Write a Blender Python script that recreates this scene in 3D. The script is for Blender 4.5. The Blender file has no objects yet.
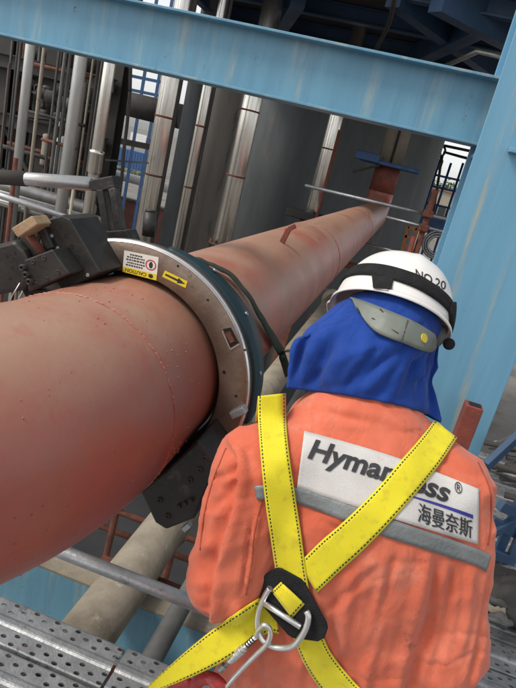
import bpy, bmesh, math, random
import numpy as np
from mathutils import Vector, Matrix, noise
from mathutils.bvhtree import BVHTree
random.seed(7)
scn = bpy.context.scene
col = scn.collection
# ------------------------------------------------------------------ camera
# site axes: +Y along the big pipe, +X to its right, Z up, deck of the working platform at z = 0
F, CX, CY = 590.0, 258.0, 344.0            # photograph 516 x 688
PITCH, ROLL, EYE, YAW = math.radians(17.5), math.radians(14.0), 1.95, math.radians(10.373)
_fw0 = Vector((0, math.cos(PITCH), -math.sin(PITCH)))
_up0 = Vector((0, math.sin(PITCH), math.cos(PITCH)))
_rt0 = Vector((1, 0, 0))
_up = _up0*math.cos(ROLL) - _rt0*math.sin(ROLL)
_rt = _rt0*math.cos(ROLL) + _up0*math.sin(ROLL)
_rz = Matrix.Rotation(YAW, 3, 'Z')
FW, UP, RT = _rz @ _fw0, _rz @ _up, _rz @ _rt
CAM = Vector((0, 0, EYE))
cd = bpy.data.cameras.new('camera')
cd.sensor_fit = 'VERTICAL'; cd.sensor_height = 24; cd.lens = 24*F/688
cd.clip_start = .02; cd.clip_end = 2000
cam = bpy.data.objects.new('camera', cd); col.objects.link(cam)
m3 = Matrix((RT, UP, -FW)).transposed()
cam.matrix_world = Matrix.Translation(CAM) @ m3.to_4x4()
scn.camera = cam
# ------------------------------------------------------------------ sky and sun
SUN_EL, SUN_AZ = math.radians(48), math.radians(238)     # azimuth clockwise from +Y
w = bpy.data.worlds.new('World'); scn.world = w; w.use_nodes = True
nt = w.node_tree; bg = nt.nodes['Background']
sky = nt.nodes.new('ShaderNodeTexSky'); sky.sky_type = 'NISHITA'; sky.sun_disc = False
sky.sun_elevation = SUN_EL; sky.sun_rotation = SUN_AZ
sky.air_density = 1.0; sky.dust_density = 1.5; sky.ozone_density = 1.0
hs = nt.nodes.new('ShaderNodeHueSaturation'); hs.inputs['Saturation'].default_value = .16
nt.links.new(sky.outputs[0], hs.inputs['Color']); nt.links.new(hs.outputs[0], bg.inputs[0])
bg.inputs[1].default_value = .15
sd = bpy.data.lights.new('sun', 'SUN'); sd.energy = 1.5; sd.angle = math.radians(14); sd.color = (1, .93, .82)
sun = bpy.data.objects.new('sun', sd); col.objects.link(sun)
_sv = Vector((math.sin(SUN_AZ)*math.cos(SUN_EL), math.cos(SUN_AZ)*math.cos(SUN_EL), math.sin(SUN_EL)))
sun.rotation_euler = _sv.to_track_quat('Z', 'Y').to_euler()
sun.location = (-3, -6, 12)
scn.view_settings.view_transform = 'Standard'; scn.view_settings.look = 'None'
scn.view_settings.exposure = .45; scn.view_settings.gamma = 1
# ------------------------------------------------------------------ pixel -> direction
def ray(x, y): return RT*((x-CX)/F) - UP*((y-CY)/F) + FW
def py(x, y, Y): d = ray(x, y); return CAM + d*(Y/d.y)
def pz(x, y, Z): d = ray(x, y); return CAM + d*((Z-EYE)/d.z)
def pd(x, y, D): return CAM + ray(x, y)*D
def depth(P): return (Vector(P)-CAM).dot(FW)
def proj(P):
    v = Vector(P)-CAM; z = v.dot(FW); return CX+F*v.dot(RT)/z, CY-F*v.dot(UP)/z
# ------------------------------------------------------------------ materials
MATS = {}
def mat(name, c1, c2=None, scale=6, rough=.6, metal=0., bump=.1, bscale=40, stain=None, sscale=3, sthr=.55, swidth=.12,
        stretch=(1, 1, 1), detail=6, rvar=.15, dust=None, dustamt=.7, spec=.5, sheen=0, spots=None, spot_scale=30, spot_r=.18, stain2=None, s2scale=6, s2thr=.66, s2stretch=(1, 1, 1), blush=None, bl_scale=1.6, bl_thr=.46, wrinkle=0, wscale=7, wstretch=(1, 1, .45)):
    if name in MATS: return MATS[name]
    m = bpy.data.materials.new(name); m.use_nodes = True
    n, l = m.node_tree.nodes, m.node_tree.links
    b = n['Principled BSDF']
    tc = n.new('ShaderNodeTexCoord'); mp = n.new('ShaderNodeMapping'); l.new(tc.outputs['Object'], mp.inputs[0])
    mp.inputs['Scale'].default_value = stretch
    no = n.new('ShaderNodeTexNoise'); no.inputs['Scale'].default_value = scale; no.inputs['Detail'].default_value = detail
    no.inputs['Roughness'].default_value = .62
    l.new(mp.outputs[0], no.inputs['Vector'])
    c2 = c2 or tuple(v*.75 for v in c1)
    def mix(fac, a, bb):
        mx = n.new('ShaderNodeMix'); mx.data_type = 'RGBA'
        if isinstance(fac, (int, float)): mx.inputs[0].default_value = fac
        else: l.new(fac, mx.inputs[0])
        for k, v in ((6, a), (7, bb)):
            if isinstance(v, tuple): mx.inputs[k].default_value = (*v[:3], 1)
            else: l.new(v, mx.inputs[k])
        return mx.outputs[2]
    def ramp(src, lo, hi):
        r = n.new('ShaderNodeMapRange'); r.inputs[1].default_value = lo; r.inputs[2].default_value = hi
        r.interpolation_type = 'SMOOTHSTEP'; l.new(src, r.inputs[0]); return r.outputs[0]
    c = mix(ramp(no.outputs[0], .32, .68), c1, c2)
    if spots:
        vo = n.new('ShaderNodeTexVoronoi'); vo.inputs['Scale'].default_value = spot_scale; l.new(tc.outputs['Object'], vo.inputs['Vector'])
        sf = ramp(vo.outputs['Distance'], spot_r, spot_r*.5)
        c = mix(sf, c, spots)
    if stain:
        ns = n.new('ShaderNodeTexNoise'); ns.inputs['Scale'].default_value = sscale; ns.inputs['Detail'].default_value = 9
        ns.inputs['Roughness'].default_value = .7
        l.new(mp.outputs[0], ns.inputs['Vector'])
        c = mix(ramp(ns.outputs[0], sthr, sthr+swidth), c, stain)
    if stain2:
        mp2 = n.new('ShaderNodeMapping'); l.new(tc.outputs['Object'], mp2.inputs[0]); mp2.inputs['Scale'].default_value = s2stretch; mp2.inputs['Location'].default_value = (3.1, 1.7, 5.3)
        n3 = n.new('ShaderNodeTexNoise'); n3.inputs['Scale'].default_value = s2scale; n3.inputs['Detail'].default_value = 8; n3.inputs['Roughness'].default_value = .72
        l.new(mp2.outputs[0], n3.inputs['Vector']); c = mix(ramp(n3.outputs[0], s2thr, s2thr+.06), c, stain2)
    if dust:
        ge = n.new('ShaderNodeNewGeometry'); sx = n.new('ShaderNodeSeparateXYZ'); l.new(ge.outputs['Normal'], sx.inputs[0])
        ad = n.new('ShaderNodeMath'); ad.operation = 'MULTIPLY_ADD'; l.new(no.outputs[0], ad.inputs[0]); ad.inputs[1].default_value = .7
        l.new(sx.outputs[2], ad.inputs[2])
        rr = n.new('ShaderNodeMath'); rr.operation = 'MULTIPLY'; l.new(ramp(ad.outputs[0], .55, 1.55), rr.inputs[0]); rr.inputs[1].default_value = dustamt
        c = mix(rr.outputs[0], c, dust)
    if blush:
        for sc_, th_, wd_, am_ in ((bl_scale, bl_thr, .26, .75), (bl_scale*6, .58, .12, .35), (bl_scale*24, .64, .06, .4)):
            n4 = n.new('ShaderNodeTexNoise'); n4.inputs['Scale'].default_value = sc_; n4.inputs['Detail'].default_value = 12; n4.inputs['Roughness'].default_value = .7
            l.new(tc.outputs['Object'], n4.inputs['Vector']); q4 = n.new('ShaderNodeMath'); q4.operation = 'MULTIPLY'; l.new(ramp(n4.outputs[0], th_, th_+wd_), q4.inputs[0]); q4.inputs[1].default_value = am_
            c = mix(q4.outputs[0], c, blush)
    l.new(c, b.inputs['Base Color'])
    b.inputs['Metallic'].default_value = metal
    r = n.new('ShaderNodeMapRange'); r.inputs[3].default_value = max(.03, rough-rvar); r.inputs[4].default_value = min(1, rough+rvar)
    l.new(no.outputs[0], r.inputs[0]); l.new(r.outputs[0], b.inputs['Roughness'])
    b.inputs['Specular IOR Level'].default_value = spec
    if sheen: b.inputs['Sheen Weight'].default_value = sheen
    if bump:
        nb = n.new('ShaderNodeTexNoise'); nb.inputs['Scale'].default_value = bscale; nb.inputs['Detail'].default_value = 5
        l.new(mp.outputs[0], nb.inputs['Vector'])
        h = nb.outputs[0]
        if spots:
            a2 = n.new('ShaderNodeMath'); a2.operation = 'MULTIPLY_ADD'; l.new(sf, a2.inputs[0]); a2.inputs[1].default_value = 1.2; l.new(h, a2.inputs[2]); h = a2.outputs[0]
        bp = n.new('ShaderNodeBump'); bp.inputs['Strength'].default_value = bump; bp.inputs['Distance'].default_value = .01
        l.new(h, bp.inputs['Height']); l.new(bp.outputs[0], b.inputs['Normal'])
        if wrinkle:
            mw = n.new('ShaderNodeMapping'); l.new(tc.outputs['Object'], mw.inputs[0]); mw.inputs['Scale'].default_value = wstretch; mw.inputs['Rotation'].default_value = (.2, .35, .3)
            hsum = None
            for k_, (sc_, am_) in enumerate(((wscale, 1.0), (wscale*2.3, .45))):
                nw = n.new('ShaderNodeTexNoise'); nw.inputs['Scale'].default_value = sc_; nw.inputs['Detail'].default_value = 2.5; nw.inputs['Roughness'].default_value = .5; nw.inputs['Distortion'].default_value = 1.1
                l.new(mw.outputs[0], nw.inputs['Vector'])
                a1 = n.new('ShaderNodeMath'); a1.operation = 'SUBTRACT'; l.new(nw.outputs[0], a1.inputs[0]); a1.inputs[1].default_value = .5
                a2_ = n.new('ShaderNodeMath'); a2_.operation = 'ABSOLUTE'; l.new(a1.outputs[0], a2_.inputs[0])
                a3 = n.new('ShaderNodeMath'); a3.operation = 'MULTIPLY'; l.new(a2_.outputs[0], a3.inputs[0]); a3.inputs[1].default_value = am_
                if hsum is None: hsum = a3.outputs[0]
                else:
                    a4 = n.new('ShaderNodeMath'); a4.operation = 'ADD'; l.new(hsum, a4.inputs[0]); l.new(a3.outputs[0], a4.inputs[1]); hsum = a4.outputs[0]
            b2_ = n.new('ShaderNodeBump'); b2_.inputs['Strength'].default_value = wrinkle; b2_.inputs['Distance'].default_value = .03
            l.new(hsum, b2_.inputs['Height']); l.new(bp.outputs[0], b2_.inputs['Normal']); l.new(b2_.outputs[0], b.inputs['Normal'])
    MATS[name] = m; return m
M = dict(
 red=mat('red_primer', (.33, .105, .075), (.27, .085, .065), 5, .38, 0, .07, 70, stain=(.42, .055, .038), sscale=2.6, sthr=.52, swidth=.16, dust=(.45, .29, .20), dustamt=.85, blush=(.40, .072, .05), bl_thr=.46, stain2=(.16, .055, .04), s2scale=16, s2thr=.655, spots=(.20, .055, .04), spot_scale=34, spot_r=.11),
 blue=mat('blue_paint', (.13, .31, .43), (.11, .265, .38), 4, .45, 0, .06, 30, stain=(.34, .39, .36), sscale=2.4, sthr=.50, swidth=.26, stretch=(5, 5, .6), stain2=(.13, .06, .03), s2scale=18, s2thr=.64),
 bluecol=mat('blue_column_paint', (.148, .35, .50), (.128, .31, .45), 3, .42, 0, .06, 30, stain=(.38, .38, .29), sscale=1.9, sthr=.54, swidth=.16, stretch=(7, 7, .5), stain2=(.15, .08, .04), s2scale=16, s2thr=.66),
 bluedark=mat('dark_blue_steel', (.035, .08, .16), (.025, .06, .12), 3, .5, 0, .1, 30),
 bluerail=mat('blue_rail', (.03, .10, .25), (.02, .07, .2), 8, .5, 0, .05),
 clad=mat('aluminium_cladding', (.80, .77, .71), (.68, .645, .59), 3, .25, .95, .10, 5, stain=(.30, .20, .12), sscale=2.5, sthr=.70, stretch=(4, 4, .8), stain2=(.16, .075, .04), s2scale=5, s2thr=.69, s2stretch=(3, 3, .35), rvar=.08),
 cladgrey=mat('dull_cladding', (.56, .56, .54), (.44, .44, .425), 3, .36, .75, .10, 6, stain=(.18, .13, .09), sscale=2, sthr=.68, stretch=(4, 4, .7), rvar=.08),
 galv=mat('galvanised_steel', (.48, .49, .50), (.36, .37, .38), 14, .42, .8, .15, 80, stain=(.22, .20, .18), sscale=9, sthr=.60),
 plank=mat('galvanised_plank', (.43, .44, .45), (.28, .29, .30), 12, .48, .7, .2, 90, stain=(.15, .14, .13), sscale=7, sthr=.56),
 rust=mat('rust', (.17, .055, .03), (.09, .035, .025), 12, .85, .1, .4, 60),
 rustred=mat('red_oxide_tube', (.26, .06, .04), (.15, .05, .035), 10, .7, .1, .25, 60),
 beige=mat('dusty_beige_pipe', (.30, .26, .20), (.21, .18, .135), 6, .8, 0, .25, 50, stain=(.42, .38, .30), sscale=8, sthr=.58),
 vgrey=mat('vessel_grey', (.155, .168, .178), (.115, .128, .138), 1.2, .62, .1, .15, 5, stain=(.19, .18, .165), sscale=.9, sthr=.55, stretch=(2, 2, .5)),
 vbrown=mat('vessel_brown_grey', (.27, .25, .225), (.20, .185, .168), 1.5, .65, .1, .15, 5, stain=(.10, .09, .075), sscale=1.3, sthr=.57, stretch=(3, 3, .4)),
 dark=mat('dark_steel', (.036, .033, .031), (.055, .05, .045), 3, .7, .2, .2, 20),  # colour darkened to stand in for shade on rack beams and building slabs
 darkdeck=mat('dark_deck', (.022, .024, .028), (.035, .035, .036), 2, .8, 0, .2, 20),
 darkshade=mat('dark_shade_lagging', (.03, .027, .025), (.06, .054, .048), 2.5, .85, 0, .5, 7),  # dark tone; on the left rack and building it is shade put into colour
 midgrey=mat('mid_grey_lagging', (.14, .14, .135), (.07, .07, .067), 2.5, .7, .1, .3, 8),
 black=mat('black_anodised', (.022, .021, .020), (.04, .037, .034), 9, .45, .3, .12, 70, stain=(.10, .09, .08), sscale=8, sthr=.58),
 hole=mat('black_hole', (.004, .004, .004), (.006, .006, .006), 9, .8, 0, 0),
 ringface=mat('bare_ring_metal', (.27, .205, .16), (.17, .12, .092), 7, .42, .6, .12, 60, stain=(.10, .062, .042), sscale=13, sthr=.56, swidth=.2),
 steel=mat('bright_steel', (.80, .80, .79), (.7, .7, .7), 20, .32, .9, .05, 60),
 teal=mat('teal_paint', (.005, .024, .033), (.008, .036, .048), 8, .5, .1, .08, 60, stain=(.10, .11, .11), sscale=14, sthr=.66),
 wood=mat('pale_wood', (.38, .27, .16), (.29, .19, .105), 20, .75, 0, .2, 60),
 green=mat('dark_green_webbing', (.022, .032, .02), (.035, .045, .028), 40, .9, 0, .4, 220),
 orange=mat('orange_cotton', (.66, .17, .098), (.58, .12, .062), 4, .9, 0, .14, 500, stain=(.70, .25, .165), sscale=5, sthr=.52, swidth=.25, stain2=(.36, .105, .06), s2scale=11, s2thr=.635, spec=.2, sheen=.2, wrinkle=.34, wscale=8),
 hood=mat('blue_cotton', (.017, .060, .30), (.012, .042, .22), 8, .92, 0, .15, 500, spec=.15, sheen=.08, wrinkle=.4, wscale=9),
 thread=mat('orange_seam', (.42, .07, .03), (.36, .06, .028), 20, .9, 0, .2, 200),
 tape=mat('grey_reflective_tape', (.23, .245, .25), (.17, .18, .18), 14, .5, .15, .2, 120, stain=(.13, .12, .11), sscale=12, sthr=.58),
 patch=mat('dirty_white_patch', (.60, .585, .565), (.52, .49, .47), 8, .9, 0, .12, 260, stain=(.36, .29, .26), sscale=9, sthr=.57, swidth=.25),
 ink=mat('black_print', (.022, .022, .026), (.045, .045, .05), 30, .8, 0, 0),
 bluepr=mat('blue_print', (.025, .03, .22), (.03, .04, .28), 30, .8, 0, 0),
 white=mat('white_shell', (.80, .78, .75), (.74, .72, .69), 5, .32, 0, .03, 30, stain=(.58, .45, .39), sscale=7, sthr=.56, swidth=.25, stain2=(.30, .26, .22), s2scale=24, s2thr=.68),
 bandblk=mat('black_elastic', (.014, .014, .015), (.022, .022, .024), 40, .92, 0, .4, 300, spec=.2),
 ratchet=mat('grey_green_plastic', (.17, .19, .165), (.135, .15, .13), 12, .5, 0, .08, 60),
 yellowpl=mat('yellow_print', (.62, .48, .03), (.55, .42, .03), 12, .5, 0, 0),
 stickyel=mat('sticker_yellow', (.80, .62, .02), (.72, .55, .02), 12, .45, 0, 0),
 stickwht=mat('sticker_white', (.80, .77, .70), (.72, .70, .64), 12, .45, 0, 0),
 stickred=mat('sticker_red', (.5, .03, .02), (.45, .03, .02), 12, .45, 0, 0),
 skin=mat('skin', (.50, .27, .18), (.44, .22, .15), 10, .5, 0, .05, 90),
 glove=mat('grey_work_glove', (.30, .30, .29), (.22, .22, .21), 25, .9, 0, .4, 200),
 boot=mat('black_boot_leather', (.02, .018, .016), (.03, .028, .025), 15, .5, 0, .2, 80),
 hair=mat('black_hair', (.01, .009, .008), (.015, .013, .012), 40, .6, 0, .3, 200),
 redweb=mat('red_webbing', (.42, .035, .035), (.30, .025, .028), 12, .45, 0, .2, 120, stain=(.5, .16, .15), sscale=10, sthr=.57),
 concrete=mat('yard_concrete', (.20, .185, .165), (.15, .14, .125), .6, .9, 0, .3, 6, stain=(.10, .09, .08), sscale=.3, sthr=.55),
 redpaint=mat('bright_red_paint', (.45, .02, .025), (.38, .02, .02), 3, .4, 0, 0),
 whitepaint=mat('white_paint', (.7, .7, .68), (.6, .6, .58), 3, .5, 0, 0),
 pinkwall=mat('pink_brick', (.33, .15, .12), (.26, .12, .10), 3, .9, 0, .2, 10),
 tan=mat('tan_lagging', (.38, .33, .26), (.30, .26, .20), 3, .75, .1, .2, 12, stain=(.14, .07, .045), sscale=4, sthr=.6),
 orangep=mat('orange_steel', (.50, .16, .03), (.42, .13, .03), 6, .5, 0, .05),
 tyre=mat('tyre_rubber', (.015, .015, .015), (.022, .022, .022), 12, .9, 0, .1),
 glass=mat('cab_glass', (.02, .03, .035), (.03, .035, .04), 2, .08, 0, 0),
 leaf=mat('leaves', (.06, .11, .03), (.035, .07, .02), 2, .8, 0, .1),
 bark=mat('bark', (.08, .06, .04), (.06, .045, .03), 6, .9, 0, .4),
)
def strap_material():
    m = bpy.data.materials.new('yellow_webbing'); m.use_nodes = True
    n, l = m.node_tree.nodes, m.node_tree.links; b = n['Principled BSDF']
    uv = n.new('ShaderNodeUVMap'); uv.uv_map = 'UVMap'
    sx = n.new('ShaderNodeSeparateXYZ'); l.new(uv.outputs[0], sx.inputs[0])
    def mth(op, a, bb=None):
        q = n.new('ShaderNodeMath'); q.operation = op
        for i, v in enumerate((a, bb)):
            if v is None: continue
            if isinstance(v, (int, float)): q.inputs[i].default_value = v
            else: l.new(v, q.inputs[i])
        return q.outputs[0]
    u = mth('ABSOLUTE', mth('SUBTRACT', sx.outputs[0], .5))
    band = mth('LESS_THAN', mth('ABSOLUTE', mth('SUBTRACT', u, .425)), .022)
    dash = mth('LESS_THAN', mth('FRACT', mth('MULTIPLY', sx.outputs[1], 145.)), .62)
    st = mth('MULTIPLY', band, dash)
    tc = n.new('ShaderNodeTexCoord'); no = n.new('ShaderNodeTexNoise'); no.inputs['Scale'].default_value = 60; no.inputs['Detail'].default_value = 8
    l.new(tc.outputs['Object'], no.inputs['Vector'])
    r = n.new('ShaderNodeValToRGB'); l.new(no.outputs[0], r.inputs[0])
    r.color_ramp.elements[0].position = .30; r.color_ramp.elements[0].color = (.64, .52, .015, 1)
    r.color_ramp.elements[1].position = .46; r.color_ramp.elements[1].color = (.74, .63, .010, 1)
    mx = n.new('ShaderNodeMix'); mx.data_type = 'RGBA'; l.new(st, mx.inputs[0]); l.new(r.outputs[0], mx.inputs[6]); mx.inputs[7].default_value = (.015, .014, .012, 1)
    l.new(mx.outputs[2], b.inputs['Base Color']); b.inputs['Roughness'].default_value = .68; b.inputs['Sheen Weight'].default_value = .15
    wv = mth('SINE', mth('MULTIPLY', sx.outputs[1], 2600.)); wu = mth('SINE', mth('MULTIPLY', sx.outputs[0], 150.))
    bp = n.new('ShaderNodeBump'); bp.inputs['Strength'].default_value = .25; bp.inputs['Distance'].default_value = .001
    l.new(mth('ADD', wv, wu), bp.inputs['Height']); l.new(bp.outputs[0], b.inputs['Normal'])
    return m
M['strap'] = strap_material()
# ------------------------------------------------------------------ mesh helpers
def frame(d, ref=Vector((0, 0, 1))):
    d = Vector(d).normalized()
    if abs(d.dot(ref)) > .98: ref = Vector((0, 1, 0)) if abs(d.y) < .9 else Vector((1, 0, 0))
    a = ref.cross(d).normalized(); b = d.cross(a).normalized(); return a, b, d
class MB:
    def __init__(s): s.v = []; s.f = []; s.sm = []
    def add(s, vs, fs, smooth=False):
        o = len(s.v); s.v += [tuple(p) for p in vs]; s.f += [tuple(i+o for i in f) for f in fs]; s.sm += [smooth]*len(fs); return s
    def box(s, c, size, ax=None):
        c = Vector(c); X, Y, Z = ax or (Vector((1, 0, 0)), Vector((0, 1, 0)), Vector((0, 0, 1)))
        X, Y, Z = X*size[0]/2, Y*size[1]/2, Z*size[2]/2
        vs = [c+X*i+Y*j+Z*k for k in (-1, 1) for j in (-1, 1) for i in (-1, 1)]
        return s.add(vs, [(0, 2, 3, 1), (4, 5, 7, 6), (0, 1, 5, 4), (2, 6, 7, 3), (0, 4, 6, 2), (1, 3, 7, 5)])
    def bar(s, p0, p1, w, h, ref=Vector((0, 0, 1))):
        p0, p1 = Vector(p0), Vector(p1); a, b, d = frame(p1-p0, ref)
        return s.box((p0+p1)/2, (w, h, (p1-p0).length), (a, b, d))
    def loft(s, rings, cap=True, smooth=True, closed=False):
        n = len(rings[0]); vs = [p for r in rings for p in r]; fs = []
        k = len(rings)
        for i in range(k if closed else k-1):
            for j in range(n):
                a, b = i*n+j, i*n+(j+1) % n; c = ((i+1) % k)*n
                fs.append((a, b, c+(j+1) % n, c+j))
        s.add(vs, fs, smooth)
        if cap and not closed:
            o = len(s.v)-len(vs)
            s.f.append(tuple(o+j for j in range(n))[::-1]); s.sm.append(False)
            s.f.append(tuple(o+(k-1)*n+j for j in range(n))); s.sm.append(False)
        return s
    def cyl(s, p0, p1, r0, r1=None, n=20, cap=True, smooth=True):
        p0, p1 = Vector(p0), Vector(p1); r1 = r0 if r1 is None else r1; a, b, d = frame(p1-p0)
        R = [[p+(a*math.cos(t)+b*math.sin(t))*r for t in [2*math.pi*j/n for j in range(n)]] for p, r in ((p0, r0), (p1, r1))]
        return s.loft(R, cap, smooth)
    def tube(s, pts, r, n=10, cap=True, closed=False):
        pts = [Vector(p) for p in pts]; k = len(pts); R = []; pa = None
        for i, p in enumerate(pts):
            if closed: d = pts[(i+1) % k]-pts[i-1]
            else: d = pts[min(i+1, k-1)]-pts[max(i-1, 0)]
            d.normalize()
            if pa is None: a, b, _ = frame(d)
            else:
                a = (pa-d*pa.dot(d)).normalized(); b = d.cross(a)
            pa = a; rr = r[i] if isinstance(r, (list, tuple)) else r
            R.append([p+(a*math.cos(t)+b*math.sin(t))*rr for t in [2*math.pi*j/n for j in range(n)]])
        return s.loft(R, cap, True, closed)
    def lathe(s, p, axis, prof, n=48, cap=False, a0=0, a1=2*math.pi):
        p = Vector(p); a, b, d = frame(axis); full = abs(a1-a0-2*math.pi) < 1e-6
        R = []
        cnt = n if full else n+1
        for r, h in prof:
            R.append([p+d*h+(a*math.cos(t)+b*math.sin(t))*r for t in [a0+(a1-a0)*j/n for j in range(cnt)]])
        if full: return s.loft(R, cap)
        vs = [q for r in R for q in r]; fs = []
        for i in range(len(R)-1):
            for j in range(cnt-1): fs.append((i*cnt+j, i*cnt+j+1, (i+1)*cnt+j+1, (i+1)*cnt+j))
        return s.add(vs, fs, True)
    def prism(s, pts, off):
        pts = [Vector(p) for p in pts]; off = Vector(off); n = len(pts)
        fs = [tuple(range(n))[::-1], tuple(range(n, 2*n))]+[(i, (i+1) % n, n+(i+1) % n, n+i) for i in range(n)]
        return s.add(pts+[p+off for p in pts], fs)
    def ball(s, c, r, n=14, sc=(1, 1, 1), ax=None):
        c = Vector(c); X, Y, Z = ax or (Vector((1, 0, 0)), Vector((0, 1, 0)), Vector((0, 0, 1)))
        m = max(5, n//2); vs = []; fs = []
        for i in range(1, m):
            ph = math.pi*i/m
            for j in range(n):
                t = 2*math.pi*j/n
                vs.append(c+X*(r*sc[0]*math.sin(ph)*math.cos(t))+Y*(r*sc[1]*math.sin(ph)*math.sin(t))+Z*(r*sc[2]*math.cos(ph)))
        for i in range(m-2):
            for j in range(n): fs.append((i*n+j, (i+1)*n+j, (i+1)*n+(j+1) % n, i*n+(j+1) % n))
        vs += [c+Z*r*sc[2], c-Z*r*sc[2]]; t, b = len(vs)-2, len(vs)-1
        for j in range(n): fs.append((t, j, (j+1) % n)); fs.append((b, (m-2)*n+(j+1) % n, (m-2)*n+j))
        return s.add(vs, fs, True)
    def mesh(s, name):
        me = bpy.data.meshes.new(name); me.from_pydata(s.v, [], s.f)
        me.polygons.foreach_set('use_smooth', s.sm)
        bm = bmesh.new(); bm.from_mesh(me); bmesh.ops.recalc_face_normals(bm, faces=bm.faces); bm.to_mesh(me); bm.free()
        me.update(); return me
    def build(s, name, m, parent=None, bevel=0, seg=2, **tags):
        me = s.mesh(name); return link(name, me, m, parent, bevel, seg, **tags)
INV = {}
def link(name, me, m, parent=None, bevel=0, seg=2, **tags):
    o = bpy.data.objects.new(name, me); col.objects.link(o)
    if m is not None and not me.materials: me.materials.append(m)
    if parent is not None:
        o.parent = parent
        if parent.name in INV: o.matrix_parent_inverse = INV[parent.name]
    if bevel:
        b = o.modifiers.new('bevel', 'BEVEL'); b.width = bevel; b.segments = seg; b.limit_method = 'ANGLE'; b.angle_limit = math.radians(40)
    for k, v in tags.items(): o[k] = v
    return o
def thing(name, label, cat, loc=(0, 0, 0), group=None):
    o = bpy.data.objects.new(name, None); col.objects.link(o); o.location = loc; o.empty_display_size = .1
    o['label'] = label; o['category'] = cat
    if group: o['group'] = group
    INV[o.name] = Matrix.Translation(-Vector(loc)); return o
def ibeam(mb, p0, p1, h, wd, tf, tw, ref=Vector((0, 0, 1))):
    """H section from p0 to p1, web in the ref direction"""
    p0, p1 = Vector(p0), Vector(p1); a, b, d = frame(p1-p0, ref); L = (p1-p0).length; c = (p0+p1)/2
    up = b if abs(b.dot(ref)) > .5 else a; sd_ = a if up is b else b
    prof = [(-wd/2, -h/2), (wd/2, -h/2), (wd/2, -h/2+tf), (tw/2, -h/2+tf), (tw/2, h/2-tf), (wd/2, h/2-tf), (wd/2, h/2), (-wd/2, h/2), (-wd/2, h/2-tf), (-tw/2, h/2-tf), (-tw/2, -h/2+tf), (-wd/2, -h/2+tf)]
    return mb.prism([p0+sd_*x+up*y for x, y in prof], p1-p0)
def evaluated(o):
    bpy.context.view_layer.update(); dg = bpy.context.evaluated_depsgraph_get()
    return bpy.data.meshes.new_from_object(o.evaluated_get(dg), depsgraph=dg)
def remeshed(mb, voxel, smooth=4, fac=.5):
    me = mb.mesh('tmp'); o = bpy.data.objects.new('tmp', me); col.objects.link(o)
    r = o.modifiers.new('r', 'REMESH'); r.mode = 'VOXEL'; r.voxel_size = voxel
    if smooth: s_ = o.modifiers.new('s', 'SMOOTH'); s_.iterations = smooth; s_.factor = fac
    res = evaluated(o); bpy.data.objects.remove(o); bpy.data.meshes.remove(me)
    res.polygons.foreach_set('use_smooth', [True]*len(res.polygons)); return res
def displace(me, fn):
    n = len(me.vertices); co = np.empty(n*3); no = np.empty(n*3)
    me.vertices.foreach_get('co', co); me.vertices.foreach_get('normal', no)
    co = co.reshape(-1, 3); no = no.reshape(-1, 3)
    for i in range(n): co[i] += no[i]*fn(Vector(co[i]), Vector(no[i]))
    me.vertices.foreach_set('co', co.ravel()); me.update()
def bvh_of(me): return BVHTree.FromPolygons([v.co.copy() for v in me.vertices], [tuple(p.vertices) for p in me.polygons])
def lerp(a, b, t): return a+(b-a)*t
def catmull(pts, n):
    pts = [Vector(p) for p in pts]; out = []; k = len(pts)
    for i in range(k-1):
        p0, p1, p2, p3 = pts[max(i-1, 0)], pts[i], pts[i+1], pts[min(i+2, k-1)]
        for j in range(n):
            t = j/n
            out.append(.5*((2*p1)+(p2-p0)*t+(2*p0-5*p1+4*p2-p3)*t*t+(3*p1-p0-3*p2+p3)*t**3))
    out.append(pts[-1]); return out
def text2d(body, size=1, offset=0., shear=0., sub=2, space=1.0):
    """lettering as flat triangles in the unit box 0..1 x 0..1 (plus its aspect)"""
    c = bpy.data.curves.new('t', 'FONT'); c.body = body; c.size = size; c.offset = offset; c.shear = shear; c.resolution_u = 4; c.space_character = space
    o = bpy.data.objects.new('t', c); col.objects.link(o); me = evaluated(o); bpy.data.objects.remove(o)
    bm = bmesh.new(); bm.from_mesh(me); bmesh.ops.triangulate(bm, faces=bm.faces[:])
    for _ in range(sub): bmesh.ops.subdivide_edges(bm, edges=[e for e in bm.edges if e.calc_length() > .08*size], cuts=1); bmesh.ops.triangulate(bm, faces=bm.faces[:])
    bm.verts.ensure_lookup_table()
    vs = [v.co.copy() for v in bm.verts]; fs = [tuple(v.index for v in f.verts) for f in bm.faces]; bm.free()
    x0, x1 = min(v.x for v in vs), max(v.x for v in vs); y0, y1 = min(v.y for v in vs), max(v.y for v in vs)
    return [((v.x-x0)/(x1-x0), (v.y-y0)/(y1-y0)) for v in vs], fs, (x1-x0)/(y1-y0)
# ================================================================== GROUND AND DECK
GZ = -4.6
mb = MB(); mb.add([(-400, -400, GZ), (400, -400, GZ), (400, 700, GZ), (-400, 700, GZ)], [(0, 1, 2, 3)])
mb.build('ground', M['concrete'], kind='structure')
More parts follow.
